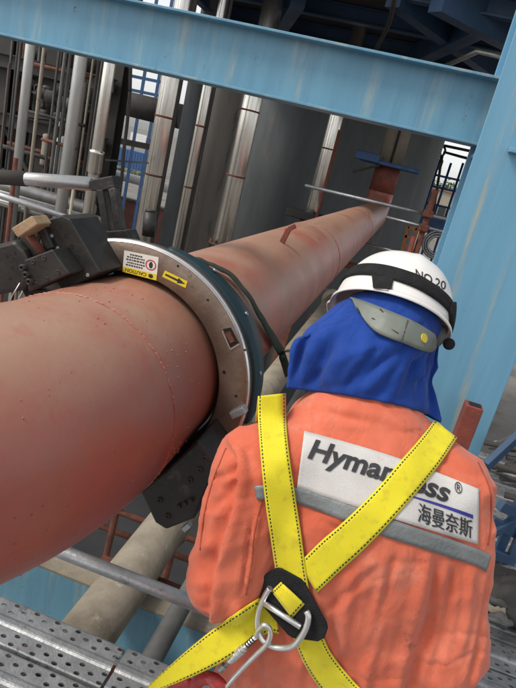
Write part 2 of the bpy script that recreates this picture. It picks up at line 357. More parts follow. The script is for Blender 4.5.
# steel planks of the working platform, each with pressed ribs and punched holes
PW, PL = .213, 2.4
def plank_mesh():
    nx = 102; pitch = .0235; ys = [-.1065, -.1, -.093, -.077, -.072, -.056, -.051, -.035, -.024, -.016, -.009, 0, .009, .016, .024, .035, .051, .056, .072, .077, .093, .1, .1065]
    zs = [-.045, -.002, 0, 0, 0, 0, 0, 0, 0, .006, .008, .008, .008, .006, 0, 0, 0, 0, 0, 0, 0, -.002, -.045]
    vs = []; fs = []
    for i in range(nx+1):
        for y, z in zip(ys, zs): vs.append(((i-nx/2)*pitch, y, z))
    n = len(ys)
    holes = {2: 0, 4: 1, 6: 0, 15: 0, 17: 1, 19: 0}
    for i in range(nx):
        for j in range(n-1):
            if j in holes and (i+2*holes[j]) % 4 == 1:
                q4 = (i*n+j, (i+1)*n+j, (i+1)*n+j+1, i*n+j+1)      # octagonal hole: only the corners stay
                base = len(vs); c4 = [Vector(vs[k_]) for k_ in q4]
                for a_ in range(4):
                    vs.append(tuple(lerp(c4[a_], c4[(a_+1) % 4], .3))); vs.append(tuple(lerp(c4[a_], c4[(a_+3) % 4], .3)))
                    fs.append((q4[a_], base+2*a_, base+2*a_+1))
                continue
            fs.append((i*n+j, (i+1)*n+j, (i+1)*n+j+1, i*n+j+1))
    m_ = MB(); m_.add(vs, fs); me = m_.mesh('plank')
    bm = bmesh.new(); bm.from_mesh(me)
    # turned-down hole lips
    ed = [e for e in bm.edges if e.is_boundary and abs(e.verts[0].co.z) < .001 and abs(e.verts[1].co.z) < .001 and abs(abs(e.verts[0].co.x)-nx/2*pitch) > .001]
    r = bmesh.ops.extrude_edge_only(bm, edges=ed)
    for g in r['geom']:
        if isinstance(g, bmesh.types.BMVert): g.co.z -= .006
    bmesh.ops.recalc_face_normals(bm, faces=bm.faces)
    bm.to_mesh(me); bm.free(); return me
deck = MB()
for x in (-2.9, -1.6, -.2, 1.1, 2.4, 3.7): deck.bar((x, -1.6, -.075), (x, 1.79, -.075), .05, .05)
for x in (.7, 2.2, 3.7): deck.bar((x, 1.8, -.08), (x, 5.2, -.08), .05, .05)
deck = deck.build('platform_floor', M['galv'], kind='structure')
pm = plank_mesh()
rows = []
y = 1.79-PW/2
k = 0
while y > -1.4:
    for x in ((-1.75, .66, 3.07) if k % 2 == 0 else (-1.35, 1.06, 3.47)): rows.append((x, y))
    y -= PW+.004; k += 1
y = 1.79+PW/2+.006
while y < 5:
    rows.append((1.75, y)); rows.append((4.16, y)); y += PW+.004
for i, (x, y) in enumerate(rows):
    o = link('plank', pm, M['plank'], deck); o.location = (x, y, random.uniform(-.002, .002)); o.rotation_euler.z = random.uniform(-.003, .003)
# ================================================================== BLUE FRAME
t = thing('steel_column', 'tall pale blue steel column right of the white helmet', 'column', (.28, 1.95, GZ))
mb = MB(); ibeam(mb, (.28, 1.925, GZ), (.28, 1.925, 7), .25, .3, .014, .010, Vector((0, 1, 0)))
mb.build('column_shaft', M['bluecol'], t, .002)
for z in (2.31, 2.09):
    mb = MB(); mb.box((.206, 1.925, z), (.135, .216, .012)); mb.build('stiffener_plate', M['bluecol'], t, .001)
P_ = py(511, 150, 1.78); mb = MB(); mb.box((P_.x+.03, 1.785, P_.z), (.07, .028, .012)); mb.build('bracket', M['bluecol'], t, .002)
mb = MB(); mb.box((.28, 1.925, GZ+.02), (.5, .5, .04)); mb.build('base_plate', M['bluecol'], t)
t = thing('steel_beam', 'blue steel beam crossing the whole top of the view', 'beam', (-1.2, 1.98, 2.12))
mb = MB(); ibeam(mb, (-4.4, 1.985, 2.214), (.272, 1.985, 2.214), .192, .10, .008, .006); mb.build('beam_section', M['blue'], t, .0015)
mb = MB(); mb.box((.262, 1.96, 2.2), (.012, .09, .15)); mb.build('end_plate', M['blue'], t, .001)
mb = MB(); ibeam(mb, (-4.46, 1.95, GZ), (-4.46, 1.95, 7), .3, .3, .014, .01, Vector((0, 1, 0)))
mb.build('steel_column', M['bluecol'], None, .002, label='blue steel column carrying the far left end of the beam', category='column')
# lower beam under the planks
t = thing('steel_beam', 'pale blue beam below the perforated planks', 'beam', (-1, 2.35, -.6))
mb = MB(); mb.box((-1.3, 2.3, -.44), (5.9, .01, .30)); mb.build('web', M['blue'], t)
mb = MB(); mb.box((-1.3, 2.375, -.282), (5.9, .16, .012)); mb.build('flange', M['beige'], t)
mb = MB(); mb.box((-1.3, 2.265, -.6), (5.9, .1, .012)); mb.build('flange', M['galv'], t)
mb = MB()
for i in range(40): mb.cyl((-2.6+i*.075, 2.25, -.594), (-2.6+i*.075, 2.25, -.585), .009, n=8)
mb.build('rivets', M['dark'], t, kind='stuff')
for x in (-4.1, 1.6):
    mb = MB(); mb.bar((x, 2.4, GZ), (x, 2.4, -.62), .12, .12)
    mb.build('support_post', M['bluedark'], t)
# ================================================================== MAIN PIPE WITH ELBOW
AX, AZ, PR = -.58, 1.335, .25
WELD = 1.094; RB = .762
t = thing('red_pipe', 'big dusty red primed pipe with a bend, running through the cutter ring', 'pipe', (AX, 3, 1.08))
def ring_at(c, a, b, r, n=72): return [c+(a*math.cos(2*math.pi*j/n)+b*math.sin(2*math.pi*j/n))*r for j in range(n)]
X1, Z1 = Vector((1, 0, 0)), Vector((0, 0, 1))
YE = 11.7
ys = [WELD, 1.3, 1.6, 2, 2.6, 3.4, 4.4, 5.5, 7, 8.5, 10, 11, YE]
mb = MB(); mb.loft([ring_at(Vector((AX, y, AZ)), X1, Z1, PR) for y in ys], False); mb.build('pipe_run', M['red'], t)
mb = MB(); R = []
for i in range(33):
    a = math.radians(90)*i/32
    rad = Vector((math.cos(a), -math.sin(a), 0)); c = Vector((AX-RB, WELD, AZ))+rad*RB
    R.append(ring_at(c, rad, Z1, PR))
mb.loft(R, False); mb.build('elbow', M['red'], t)
yb = WELD-RB
mb = MB(); mb.loft([ring_at(Vector((x, yb, AZ)), Vector((0, -1, 0)), Z1, PR) for x in (AX-RB, -2.2, -3.4, -5)], True); mb.build('pipe_run', M['red'], t)
def bead(y, r, c=(AX, AZ), am=.0045):
    pts = []
    for j in range(600):
        a = 2*math.pi*j/600; rr = r+am*.45*noise.noise((math.cos(a)*30, math.sin(a)*30, y))
        rr += am*(.18*math.sin(a*131+2*math.sin(a*7))+.5*noise.noise((math.cos(a)*9, math.sin(a)*9, y+3))); pts.append(Vector((c[0]+rr*math.cos(a), y+am*.5*noise.noise((math.cos(a)*18, math.sin(a)*18, y+5)), c[1]+rr*math.sin(a))))
    m_ = MB(); m_.tube(pts, [am*(1+.35*noise.noise((i*.5, y, 0))) for i in range(600)], 6, False, True); return m_
bead(WELD, PR, am=.0026).build('weld_bead', M['red'], t)
bead(4.1, PR).build('weld_bead', M['red'], t); bead(7.6, PR).build('weld_bead', M['red'], t)
# raised paint blisters
blis = MB()
for i in range(150):
    a = random.uniform(-1.2, 2.6); s_ = random.uniform(0, 1)
    if s_ < .45:
        yy = random.uniform(WELD+.02, 1.25); p = Vector((AX+PR*math.cos(a), yy, AZ+PR*math.sin(a)))
    else:
        th = random.uniform(0, 1.0); rad = Vector((math.cos(th), -math.sin(th), 0)); c = Vector((AX-RB, WELD, AZ))+rad*RB; p = c+(rad*math.cos(a)+Z1*math.sin(a))*PR
    blis.ball(p, random.uniform(.001, .0026), 8)
blis.build('paint_blisters', M['red'], t, kind='stuff')
# far end: elbow up and riser
mb = MB(); R = []
for i in range(13):
    a = math.radians(90)*i/12; c = Vector((AX, YE+.45*math.sin(a), AZ+.45-.45*math.cos(a)))
    R.append(ring_at(c, X1, Vector((0, -math.sin(a), math.cos(a))), PR, 40))
mb.loft(R, False); mb.build('elbow', M['red'], t)
yr = YE+.45
ZC = 2.30
mb = MB(); mb.cyl((AX, yr, AZ+.45), (AX, yr, ZC), PR*.98, n=40); mb.build('riser', M['rustred'], t)
mb = MB(); mb.cyl((AX, yr, ZC), (AX, yr, 8.5), PR*.95, n=40); mb.build('lagged_riser', M['tan'], t)
mb = MB(); mb.cyl((AX+.03, yr-.26, ZC), (AX+.03, yr-.26, 7), .022, n=10); mb.build('tracing_line', M['darkshade'], t)
g_ = MB(); g_.box((AX+.02, yr-.1, ZC), (1.15, .75, .07)); g_.build('clamp_plate', M['bluerail'], t, .01)
g_ = MB(); g_.box((AX-.4, yr-.5, ZC+.05), (.45, .05, .15)); g_.build('clamp_bracket', M['bluerail'], t, .01)
g_ = MB(); g_.bar((AX-.6, yr-.4, ZC-.28), (AX-.15, yr-.42, ZC-.05), .04, .04); g_.build('clamp_brace', M['dark'], t, .004)
lg = pz(284, 243, AZ+PR*.97)
mb = MB(); mb.bar(lg+Vector((-.016, 0, -.03)), lg+Vector((.006, 0, .07)), .026, .018, Vector((0, 1, 0))); mb.bar(lg+Vector((.006, 0, .07)), lg+Vector((.034, 0, .092)), .022, .016, Vector((0, 1, 0))); mb.build('lug', M['rustred'], t, .003)
# support trestle further along
ts = thing('pipe_stand', 'rusty trestle stand carrying the red pipe behind the worker', 'stand', (AX, 6.4, GZ))
mb = MB(); mb.box((AX, 6.4, AZ-PR-.03), (.7, .12, .06)); mb.build('saddle', M['rust'], ts)
for s_ in (-1, 1):
    mb = MB(); mb.bar((AX+s_*.28, 6.4, AZ-PR-.06), (AX+s_*.5, 6.4, GZ), .09, .09); mb.build('leg', M['rust'], ts)
# ================================================================== PIPES BELOW
mb = MB(); mb.cyl((-.79, 1.2, -.21), (-.79, 10.5, -.21), .125, n=40)
t = thing('beige_pipe', 'dusty beige pipe passing under the planks and the red pipe', 'pipe', (-.79, 4, -.33)); mb.build('pipe_run', M['beige'], t)
mb = MB(); mb.lathe((-.79, 10.5, -.21), (0, 1, 0), [(.0, 0), (.2, 0), (.2, .04), (0, .04)], 32); mb.build('flange', M['beige'], t)
for y_ in (2.55, 5.5, 9.5):
    mb = MB(); mb.box((-.79, y_, -.365), (.5, .1, .06)); mb.build('support', M['rust'], t)
    mb = MB(); mb.bar((-.79, y_, GZ), (-.79, y_, -.395), .09, .09); mb.build('support', M['rust'], t)
mb = MB(); mb.cyl((-.47, 1.0, -.16), (-.47, 5.5, -.16), .048, n=24)
t = thing('grey_pipe', 'thin grey pipe beside the beige pipe, half hidden by the yellow strap', 'pipe', (-.47, 3, -.21)); mb.build('pipe_run', M['midgrey'], t)
for y_ in (2.55, 5):
    mb = MB(); mb.bar((-.47, y_, GZ), (-.47, y_, -.205), .06, .06); mb.build('support', M['rust'], t)
# scaffold tube under the ring
t = thing('scaffold_tube', 'bright galvanised scaffold tube below the cutter ring', 'tube', (-.5, 1.58, .5))
mb = MB(); mb.cyl((-2.2, 1.575, .505), (.34, 1.598, .498), .0242, n=24); mb.build('tube_run', M['galv'], t)
for x in (-2.0, .32):
    m2 = MB(); m2.cyl((x, 1.64, -.1), (x, 1.64, .62), .0242, n=20); m2.build('upright', M['galv'], t)
    m2 = MB(); m2.box((x, 1.61, .5), (.09, .1, .07)); m2.build('coupler', M['dark'], t, .01)
# rusty lattice below
t = thing('rebar_frame', 'rusty brown steel lattice down below the red pipe', 'frame', (-1.2, 3.9, GZ))
for k in range(6):
    z = -1.1-.28*k; mb = MB(); mb.cyl((-3.5, 4.0+.1*(k % 2), z), (1.2, 4.0+.1*(k % 2), z), .026, n=8); mb.build('bar', M['rust'], t)
for k in range(9):
    x = -3.3+.55*k; mb = MB(); mb.cyl((x, 3.9, GZ), (x+.1, 4.0, -.95), .03, n=8); mb.build('bar', M['rust'], t)
for k in range(4):
    x = -3.0+1.1*k; mb = MB(); mb.cyl((x, 3.85, -2.8), (x+1.0, 3.85, -1.0), .022, n=8); mb.build('brace', M['rust'], t)
mb = MB(); mb.box((-1, 6.2, -3.3), (9, 4, .2)); 
mb.build('lower_floor', M['darkdeck'], kind='structure')
# ================================================================== PIPE CUTTER
CY0 = 1.345                               # front face of the ring
RC = Vector((AX, CY0, AZ))
ct = thing('pipe_cutter', 'split ring pipe cutting machine clamped on the red pipe', 'pipe cutter', (AX, CY0, AZ-.35))
RI, RO = .266, .345
mb = MB(); mb.lathe(RC, (0, 1, 0), [(RI, .075), (RI, .003), (RI+.003, 0), (RO-.004, 0), (RO, .004), (RO, .03), (RO-.001, .03)], 128); ringf = mb.build('ring_plate', M['ringface'], ct)
mb = MB(); mb.lathe(RC, (0, 1, 0), [(RO-.006, -.0008), (RO+.0006, .003), (RO+.0006, .012), (RO-.002, .012)], 128); mb.build('ring_edge', M['steel'], ct)
mb = MB(); mb.lathe(RC, (0, 1, 0), [(RI+.002, .032), (RO-.016, .032), (RO-.014, .036), (RO-.014, .105), (RO-.018, .109), (PR+.004, .109)], 128); mb.build('drive_ring', M['teal'], ct)
def arc_guard(a0, a1, n=60):
    """curved housing over the right side of the ring"""
    R_ = []
    for i in range(n+1):
        a = lerp(a0, a1, i/n); e = Vector((math.cos(a), 0, math.sin(a))); tp = .35+.65*min(1, i/10, (n-i)/18)
        R_.append([RC+e*r_+Vector((0, y_, 0)) for r_, y_ in ((RO-.02, .033), (RO+.004*tp, .033), (RO+.009*tp, .038), (RO+.009*tp, .033+.085*tp), (RO+.005*tp, .037+.085*tp), (RO-.02, .037+.085*tp))])
    m_ = MB(); m_.loft(R_, True); return m_
arc_guard(math.radians(-75), math.radians(82)).build('gear_guard', M['teal'], ct)
for a in (-50, -18, 14, 40, 62):
    e = Vector((math.cos(math.radians(a)), 0, math.sin(math.radians(a)))); p = RC+e*(RO+.008)+Vector((0, .075, 0)); m2 = MB(); m2.cyl(p, p+e*.005, .006, n=6); m2.build('guard_bolt', M['galv'], ct)
mb = MB(); mb.lathe(RC, (0, 1, 0), [(RI-.006, .06), (RI-.006, .02), (RI+.001, .02)], 96); mb.build('inner_lip', M['black'], ct)
for k in range(4):                       # locating feet between ring and pipe
    a = math.radians(20+90*k); p = RC+Vector((math.cos(a)*(PR+.012), .085, math.sin(a)*(PR+.012)))
    mb = MB(); mb.box(p, (.028, .035, .03), (Vector((math.cos(a), 0, math.sin(a))), Vector((0, 1, 0)), Vector((-math.sin(a), 0, math.cos(a))))); mb.build('locating_foot', M['black'], ct)
def onring(x, y, off=.0008): p = py(x, y, CY0); return Vector((p.x, CY0-off, p.z))
def flat(mb, quad, pts2, fs, off=0):
    """bilinear map of unit-square points into the quad TL,TR,BR,BL (v downwards)"""
    tl, tr, br, bl = quad
    mb.add([lerp(lerp(tl, tr, u), lerp(bl, br, u), v)+Vector((0, -off, 0)) for u, v in pts2], fs)
    return mb
q = [onring(*p) for p in ((124.4, 250.2), (158.8, 257.2), (156.5, 280.5), (122.6, 271.6))]
st = MB(); flat(st, q, [(0, 0), (1, 0), (1, 1), (0, 1)], [(0, 1, 2, 3)]); stk = st.build('caution_sticker', M['stickwht'], ct)

st = MB(); flat(st, q, [(0, .74), (1, .74), (1, 1), (0, 1)], [(0, 1, 2, 3)], .0004); st.build('sticker_band', M['stickyel'], stk)
v2, f2, asp = text2d('CAUTION', offset=.02, sub=0)
st = MB(); flat(st, q, [(.70-.62*u, .79+.16*v) for u, v in v2], f2, .0007); st.build('lettering', M['ink'], stk)
st = MB(); flat(st, q, [(.83+.07*math.cos(6.283*j/16), .87+.09*math.sin(6.283*j/16)) for j in range(16)], [tuple(range(16))], .0007); st.build('warning_symbol', M['ink'], stk)
random.seed(11)
for r_, (v0, x0, x1) in enumerate(((.10, .18, .50), (.22, .10, .60), (.34, .08, .62), (.47, .12, .60), (.59, .08, .58))):
    st = MB(); u = x0
    while u < x1:
        wd = random.uniform(.03, .075); flat(st, q, [(u, v0), (u+wd, v0), (u+wd, v0+.065), (u, v0+.065)], [(0, 1, 2, 3)], .0005); u += wd+.018
    st.build('small_print', M['ink'], stk)
st = MB(); n = 28
flat(st, q, [(.80+r*.155*math.cos(6.283*j/n), .40+r*.23*math.sin(6.283*j/n)) for r in (1, .80) for j in range(n)], [(j, (j+1) % n, n+(j+1) % n, n+j) for j in range(n)], .0006); st.build('prohibition_ring', M['stickred'], stk)
st = MB(); flat(st, q, [(.76, .50), (.74, .38), (.78, .27), (.82, .25), (.86, .36), (.85, .50), (.80, .55)], [tuple(range(7))], .0006); st.build('prohibition_symbol', M['ink'], stk)
q = [onring(*p) for p in ((165.0, 270.3), (187.6, 281.2), (185.6, 288.0), (162.3, 276.6))]
st = MB(); flat(st, q, [(0, 0), (1, 0), (1, 1), (0, 1)], [(0, 1, 2, 3)]); ar = st.build('arrow_sticker', M['stickyel'], ct)
st = MB(); flat(st, q, [(.08, .36), (.62, .36), (.62, .12), (.95, .5), (.62, .88), (.62, .64), (.08, .64)], [tuple(range(7))], .0005); st.build('arrow', M['ink'], ar)
# square window in the ring with bright lip
def ringpoly(name, pts, m, off, thick, parent=ct, bevel=.0015):
    mb = MB(); mb.prism([onring(x, y, off) for x, y in pts], (0, thick, 0)); return mb.build(name, m, parent, bevel)
ringpoly('window_recess', [(223, 329), (231, 327.5), (239, 343), (230.5, 348)], M['hole'], .0006, .0006, bevel=0)
for a, b in (((222.5, 331), (230.5, 349)), ((230.5, 349.3), (239.5, 344))):
    m2 = MB(); m2.bar(onring(*a, .001), onring(*b, .001), .0028, .003); m2.build('window_lip', M['steel'], ct)
ringpoly('window_block', [(225, 333), (230, 331), (235, 341), (230.5, 343.5)], M['rust'], .0018, .001, bevel=0)
for (x, y, r_) in ((224, 372, .0045), (236, 396, .0035), (208, 300, .003), (178, 266, .003), (245, 350, .003)):
    p = onring(x, y, .001); m2 = MB(); m2.cyl(p, p+Vector((0, .001, 0)), r_, n=12); m2.build('screw_hole', M['hole'], ct)
# tool slide at the upper left: bodies stand on the ring face
def block(name, pts, yf, yb, m=M['black'], parent=ct, bevel=.004):
    mb = MB(); mb.prism([py(x, y, yf) for x, y in pts], (0, yb-yf, 0)); return mb.build(name, m, parent, bevel)
b1 = block('tool_slide_body', [(38, 222), (62, 215), (70, 219), (101, 272), (64, 292), (50, 276)], 1.235, CY0+.02)
for x, y in ((59.5, 225), (65.6, 236), (71.4, 246.5), (76.8, 257), (82.5, 267.5)):
    p = py(x, y, 1.2345); m2 = MB(); m2.cyl(p, p+Vector((0, .001, 0)), .0062, n=16); m2.build('bolt_hole', M['hole'], b1)
b2 = block('tool_holder', [(24, 260), (52, 249), (70, 274), (28, 292)], 1.17, 1.234)
for x, y in ((21, 268), (24.5, 275), (28, 282)):
    p = py(x, y, 1.158); m2 = MB(); m2.lathe(p, (0, 1, 0), [(.0035, .012), (.0035, 0), (.0075, 0), (.0075, .03)], 16); m2.build('cap_screw', M['black'], b2)
b3 = block('slide_end_block', [(-6, 245), (14, 240), (24, 250), (30, 262), (26, 290), (-8, 296)], 1.2, 1.29, bevel=.01)
for x, y in ((7, 257), (15, 253), (10, 279), (12, 268)):
    p = py(x, y, 1.1995); m2 = MB(); m2.cyl(p, p+Vector((0, .001, 0)), .004, n=12); m2.build('bolt_hole', M['hole'], b3)
block('slide_base', [(20, 288), (60, 291), (72, 287), (64, 297), (30, 306)], 1.245, CY0)
m2 = MB(); m2.tube([py(29, 234, 1.215), py(37, 246, 1.215), py(44, 256, 1.215)], .0105, 14); m2.build('lead_screw', M['rust'], ct)
block('screw_yoke', [(34, 224), (41, 221), (54, 248), (45, 252)], 1.222, 1.25)
block('screw_yoke', [(18, 236), (25, 234), (40, 254), (32, 258)], 1.222, 1.25)
block('wooden_wedge', [(10.5, 228.5), (31.5, 215.5), (37.5, 224.5), (17.5, 238)], 1.165, 1.222, M['wood'], bevel=.003)
m2 = MB(); m2.tube([py(20, 283, 1.19), py(12, 296, 1.19), py(8, 306, 1.2)], .0015, 6); m2.build('steel_wire', M['steel'], ct)
# lower tool slide
b4 = block('tool_slide_body', [(198, 440), (217, 468), (206, 492), (194, 519), (166, 530), (155, 523), (140, 492), (160, 476)], 1.20, CY0+.03, bevel=.006)
for x, y in ((178, 508), (184, 505), (190, 502)):
    p = py(x, y, 1.19); m2 = MB(); m2.cyl(p, p+Vector((0, .02, 0)), .006, n=12); m2.build('cap_screw', M['dark'], b4)
m2 = MB(); m2.bar(py(184, 529, 1.22), py(190, 524, 1.22), .016, .012); m2.build('bit_holder', M['galv'], ct)
m2 = MB(); m2.bar(onring(233, 413, .012), onring(247, 407, .012), .028, .02); m2.build('latch', M['galv'], ct, .003)
for x, y, r_ in ((33, 262, .005), (44, 258, .005), (58, 272, .005), (36, 284, .005), (47, 279, .0045)):
    p = py(x, y, 1.17); m2 = MB(); m2.lathe(p, (0, 1, 0), [(.0025, .004), (.0025, -.002), (r_, -.002), (r_, .006)], 14); m2.build('cap_screw', M['dark'], b2)
for x, y in ((52, 236), (58, 248), (66, 272), (88, 275), (48, 225)):
    p = py(x, y, 1.233); m2 = MB(); m2.cyl(p-Vector((0, .003, 0)), p+Vector((0, .003, 0)), .0045, n=6); m2.build('bolt', M['galv'], b1)
for x, y in ((160, 500), (168, 516), (200, 470), (190, 480), (205, 458)):
    p = py(x, y, 1.2); m2 = MB(); m2.lathe(p, (0, 1, 0), [(.003, .004), (.003, -.004), (.0075, -.004), (.0075, .006)], 14); m2.build('cap_screw', M['dark'], b4)
# motor stub, bracket and tube above the ring
m2 = MB(); p = py(148.5, 236, 1.40); q_ = py(150.5, 212, 1.40); m2.cyl(p, q_, .0165, n=24); m2.cyl(q_, q_+(q_-p).normalized()*.006, .013, n=24); m2.build('drive_spindle', M['black'], ct)
br = block('trip_bracket', [(89, 180), (112, 175.5), (114.5, 187), (103, 191), (90.5, 191)], 1.45, 1.50, M['black'], bevel=.003)
for pts in ([(96, 190), (102.5, 189.5), (111, 240), (104, 240)], [(108, 189), (114.5, 187), (123, 240), (116.5, 240)]):
    m2 = MB(); m2.prism([py(x, y, 1.448) for x, y in pts], (0, .03, 0)); m2.build('bracket_leg', M['black'], br, .002)
m2 = MB(); m2.prism([py(x, y, 1.42) for x, y in ((98, 232), (126, 230), (132, 244), (100, 244))], (0, .06, 0)); m2.build('bracket_foot', M['black'], br, .002)
t = thing('torque_tube', 'grey tube with a dark sleeve held by the black bracket above the ring', 'tube', py(50, 180, 1.5))
a, b = py(-60, 172.5, 1.475), py(93, 184, 1.475)
m2 = MB(); m2.cyl(a, b, .0185, n=24); m2.build('tube_run', M['cladgrey'], t)
m2 = MB(); c = py(27, 179, 1.475); m2.cyl(a, c, .0205, n=24); m2.build('sleeve', M['darkshade'], t)
# green lifting strap lying on the ring and the pipe
def on_pipe(x, y, r):
    d = ray(x, y); o = CAM-Vector((AX, 0, AZ)); A = d.x**2+d.z**2; B = 2*(o.x*d.x+o.z*d.z); Cc = o.x**2+o.z**2-r*r
    D = B*B-4*A*Cc
    if D < 0: D = 0
    return CAM+d*((-B-math.sqrt(D))/(2*A))
t = thing('webbing_strap', 'dark green webbing strap lying over the red pipe beside the ring', 'strap', on_pipe(250, 305, PR))
path = [(196, 259), (206, 262), (217, 267), (232, 276), (245, 291), (256, 308), (266, 326), (274, 340), (281, 352), (285, 364), (288, 374)]
pts = catmull([on_pipe(x, y, PR+.018) for x, y in path], 5)
vs = []; fs = []
mb = MB(); R = []
for i, p in enumerate(pts):
    d = (pts[min(i+1, len(pts)-1)]-pts[max(i-1, 0)]).normalized(); nrm = Vector((p.x-AX, 0, p.z-AZ)).normalized(); sd_ = d.cross(nrm).normalized()
    wd = .0185*(1+.25*noise.noise((i*.21, 0, 0))); th = .005*(1+.4*noise.noise((i*.3, 3, 0)))
    wv = nrm*(.003*noise.noise((i*.25, 7, 1)))
    R.append([p+wv+sd_*(wd*math.cos(6.283*j/10))+nrm*(th*math.sin(6.283*j/10)) for j in range(10)])
mb.loft(R); mb.build('webbing', M['green'], t)
mb = MB(); p = on_pipe(283, 358, PR+.02); mb.ball(p, .016, 12, (1, 1.6, .7)); mb.build('knot', M['green'], t)
# ================================================================== BACKGROUND PLANT
def vpipe(name, label, x, y, Y, wpx, m, cat='pipe', z0=GZ, z1=9.5, bands=(), base=None, group=None, seam=True):
    c = py(x, y, Y); r = wpx*depth(c)/F/2
    t = thing(name, label, cat, (c.x, Y, z0), group)
    mb = MB(); mb.cyl((c.x, Y, z0), (c.x, Y, z1), r, n=36); mb.build('pipe_run', m, t)
    for k, by in enumerate(bands):
        # pixel row of the band at this pipe's axis
        z = z_at(c.x, Y, by); mb = MB(); mb.lathe((c.x, Y, z), (0, 0, 1), [(r, -.013), (r*1.03, -.011), (r*1.03, .011), (r, .013)], 36); mb.build('band', M['rust'] if k != 9 else M['galv'], t)
    if base:
        z = z_at(c.x, Y, base)
        mb = MB(); mb.lathe((c.x, Y, z), (0, 0, 1), [(0, 0), (r*1.35, 0), (r*1.35, -.05), (r*.7, -.05)], 36); mb.build('flange', M['dark'], t)
        for j in range(10):
            a = 6.283*j/10; mb = MB(); mb.cyl((c.x+r*1.18*math.cos(a), Y+r*1.18*math.sin(a), z-.1), (c.x+r*1.18*math.cos(a), Y+r*1.18*math.sin(a), z+.04), .018, n=6); mb.build('bolt', M['rust'], t)
    return t, c, r
def z_at(x, Y, ypix):
    lo, hi = GZ, 12
    for _ in range(40):
        m_ = (lo+hi)/2
        if proj((x, Y, m_))[1] > ypix: lo = m_
        else: hi = m_
    return lo
vpipe('insulated_pipe', 'slim pale grey vertical pipe nearest the left edge', 25, 97, 7.2, 9.5, M['cladgrey'], bands=(), group='upright lagged pipes behind the beam')
vpipe('insulated_pipe', 'pale grey vertical pipe second from the left edge', 74, 110, 7.0, 12, M['cladgrey'], group='upright lagged pipes behind the beam')
t, c, r = vpipe('insulated_pipe', 'pale vertical pipe ending in a bright collar above the black bracket', 103, 110, 6.8, 11.5, M['clad'], group='upright lagged pipes behind the beam')
z = z_at(c.x, 6.8, 160); mb = MB(); mb.lathe((c.x, 6.8, z), (0, 0, 1), [(r, -.17), (r*1.25, -.14), (r*1.25, .07), (r*1.3, .075), (r*1.3, .11), (r, .115)], 36); mb.build('collar', M['clad'], t)
t, c, r = vpipe('insulated_pipe', 'bright silver pipe with two rusty bands behind the black spindle', 159, 145, 7.4, 18, M['clad'], bands=(117, 175), group='upright lagged pipes behind the beam')
mb = MB(); mb.cyl((c.x+r*.9, 7.4+r*.6, GZ), (c.x+r*.9, 7.4+r*.6, 9), .035, n=10); mb.build('tracing_line', M['darkshade'], t)
t, c, r = vpipe('insulated_pipe', 'slim warm silver pipe right of the blue grey steel leg', 196, 145, 8.0, 9.5, M['clad'], bands=(126, 187), group='upright lagged pipes behind the beam')
mb = MB(); mb.cyl((c.x+r*1.25, 8.05, GZ), (c.x+r*1.25, 8.05, 9), .026, n=10); mb.build('tracing_line', M['darkshade'], t)
vpipe('insulated_pipe', 'widest silver pipe, its foot flange just above the red pipe', 238, 165, 9.0, 19.5, M['clad'], bands=(111, 176), base=243, group='upright lagged pipes behind the beam')
t, c, r = vpipe('insulated_pipe', 'silver pipe with a thin red rod in front of it', 324, 165, 10.9, 13.5, M['clad'], bands=(149,), group='upright lagged pipes behind the beam')
z = z_at(c.x, 10.9, 211); mb = MB(); mb.box((c.x-.1, 10.85, z-.1), (.62, .5, .14)); mb.build('clamp', M['dark'], t, .02)
mb = MB(); mb.box((c.x, 10.7, z-.3), (.3, .5, .25)); mb.build('clamp', M['dark'], t, .02)
p = py(327, 178, 10.2); zt, zb = z_at(p.x, 10.2, 130), z_at(p.x, 10.2, 236)
mb = MB(); mb.cyl((p.x, 10.2, -3.2), (p.x, 10.2, zt), .026, n=10); mb.build('scaffold_tube', M['rustred'], None, label='thin red rod standing in front of the silver pipe by the vessel', category='tube')
# big vessels
c = py(185, 140, 10.5); r = 15.5*depth(c)/F/2
t = thing('support_column', 'slim blue grey cylindrical steel leg left of the vessels', 'column', (c.x, 10.5, GZ)); mb = MB(); mb.cyl((c.x, 10.5, GZ), (c.x, 10.5, 10), r, n=40); mb.build('shaft', M['vgrey'], t)
mb = MB(); mb.lathe((c.x, 10.5, GZ), (0, 0, 1), [(r*1.6, 0), (r*1.6, .05), (r, .05)], 32); mb.build('base_plate', M['vgrey'], t)
c = py(222, 150, 12.2); r = 46*depth(c)/F/2
t = thing('process_vessel', 'brownish grey upright vessel between the two silver pipes', 'vessel', (c.x, 12.2, GZ)); mb = MB(); mb.cyl((c.x, 12.2, GZ), (c.x, 12.2, 12), r, n=64); mb.build('shell', M['vbrown'], t)
for z in (-.8, 3.4): mb = MB(); mb.lathe((c.x, 12.2, z), (0, 0, 1), [(r, -.02), (r+.008, -.012), (r+.008, .012), (r, .02)], 64); mb.build('weld_seam', M['vbrown'], t)
c = py(337, 165, 15.6); r = 188*depth(c)/F/2
t = thing('process_vessel', 'huge dark blue grey upright vessel behind the end of the red pipe', 'vessel', (c.x, 15.6, GZ)); mb = MB(); mb.cyl((c.x, 15.6, GZ), (c.x, 15.6, 14), r, n=96); mb.build('shell', M['vgrey'], t)
VX, VR = c.x, r
for z in (-.6, 3.6): mb = MB(); mb.lathe((c.x, 15.6, z), (0, 0, 1), [(r, -.03), (r+.006, -.018), (r+.006, .018), (r, .03)], 96); mb.build('weld_seam', M['vgrey'], t)
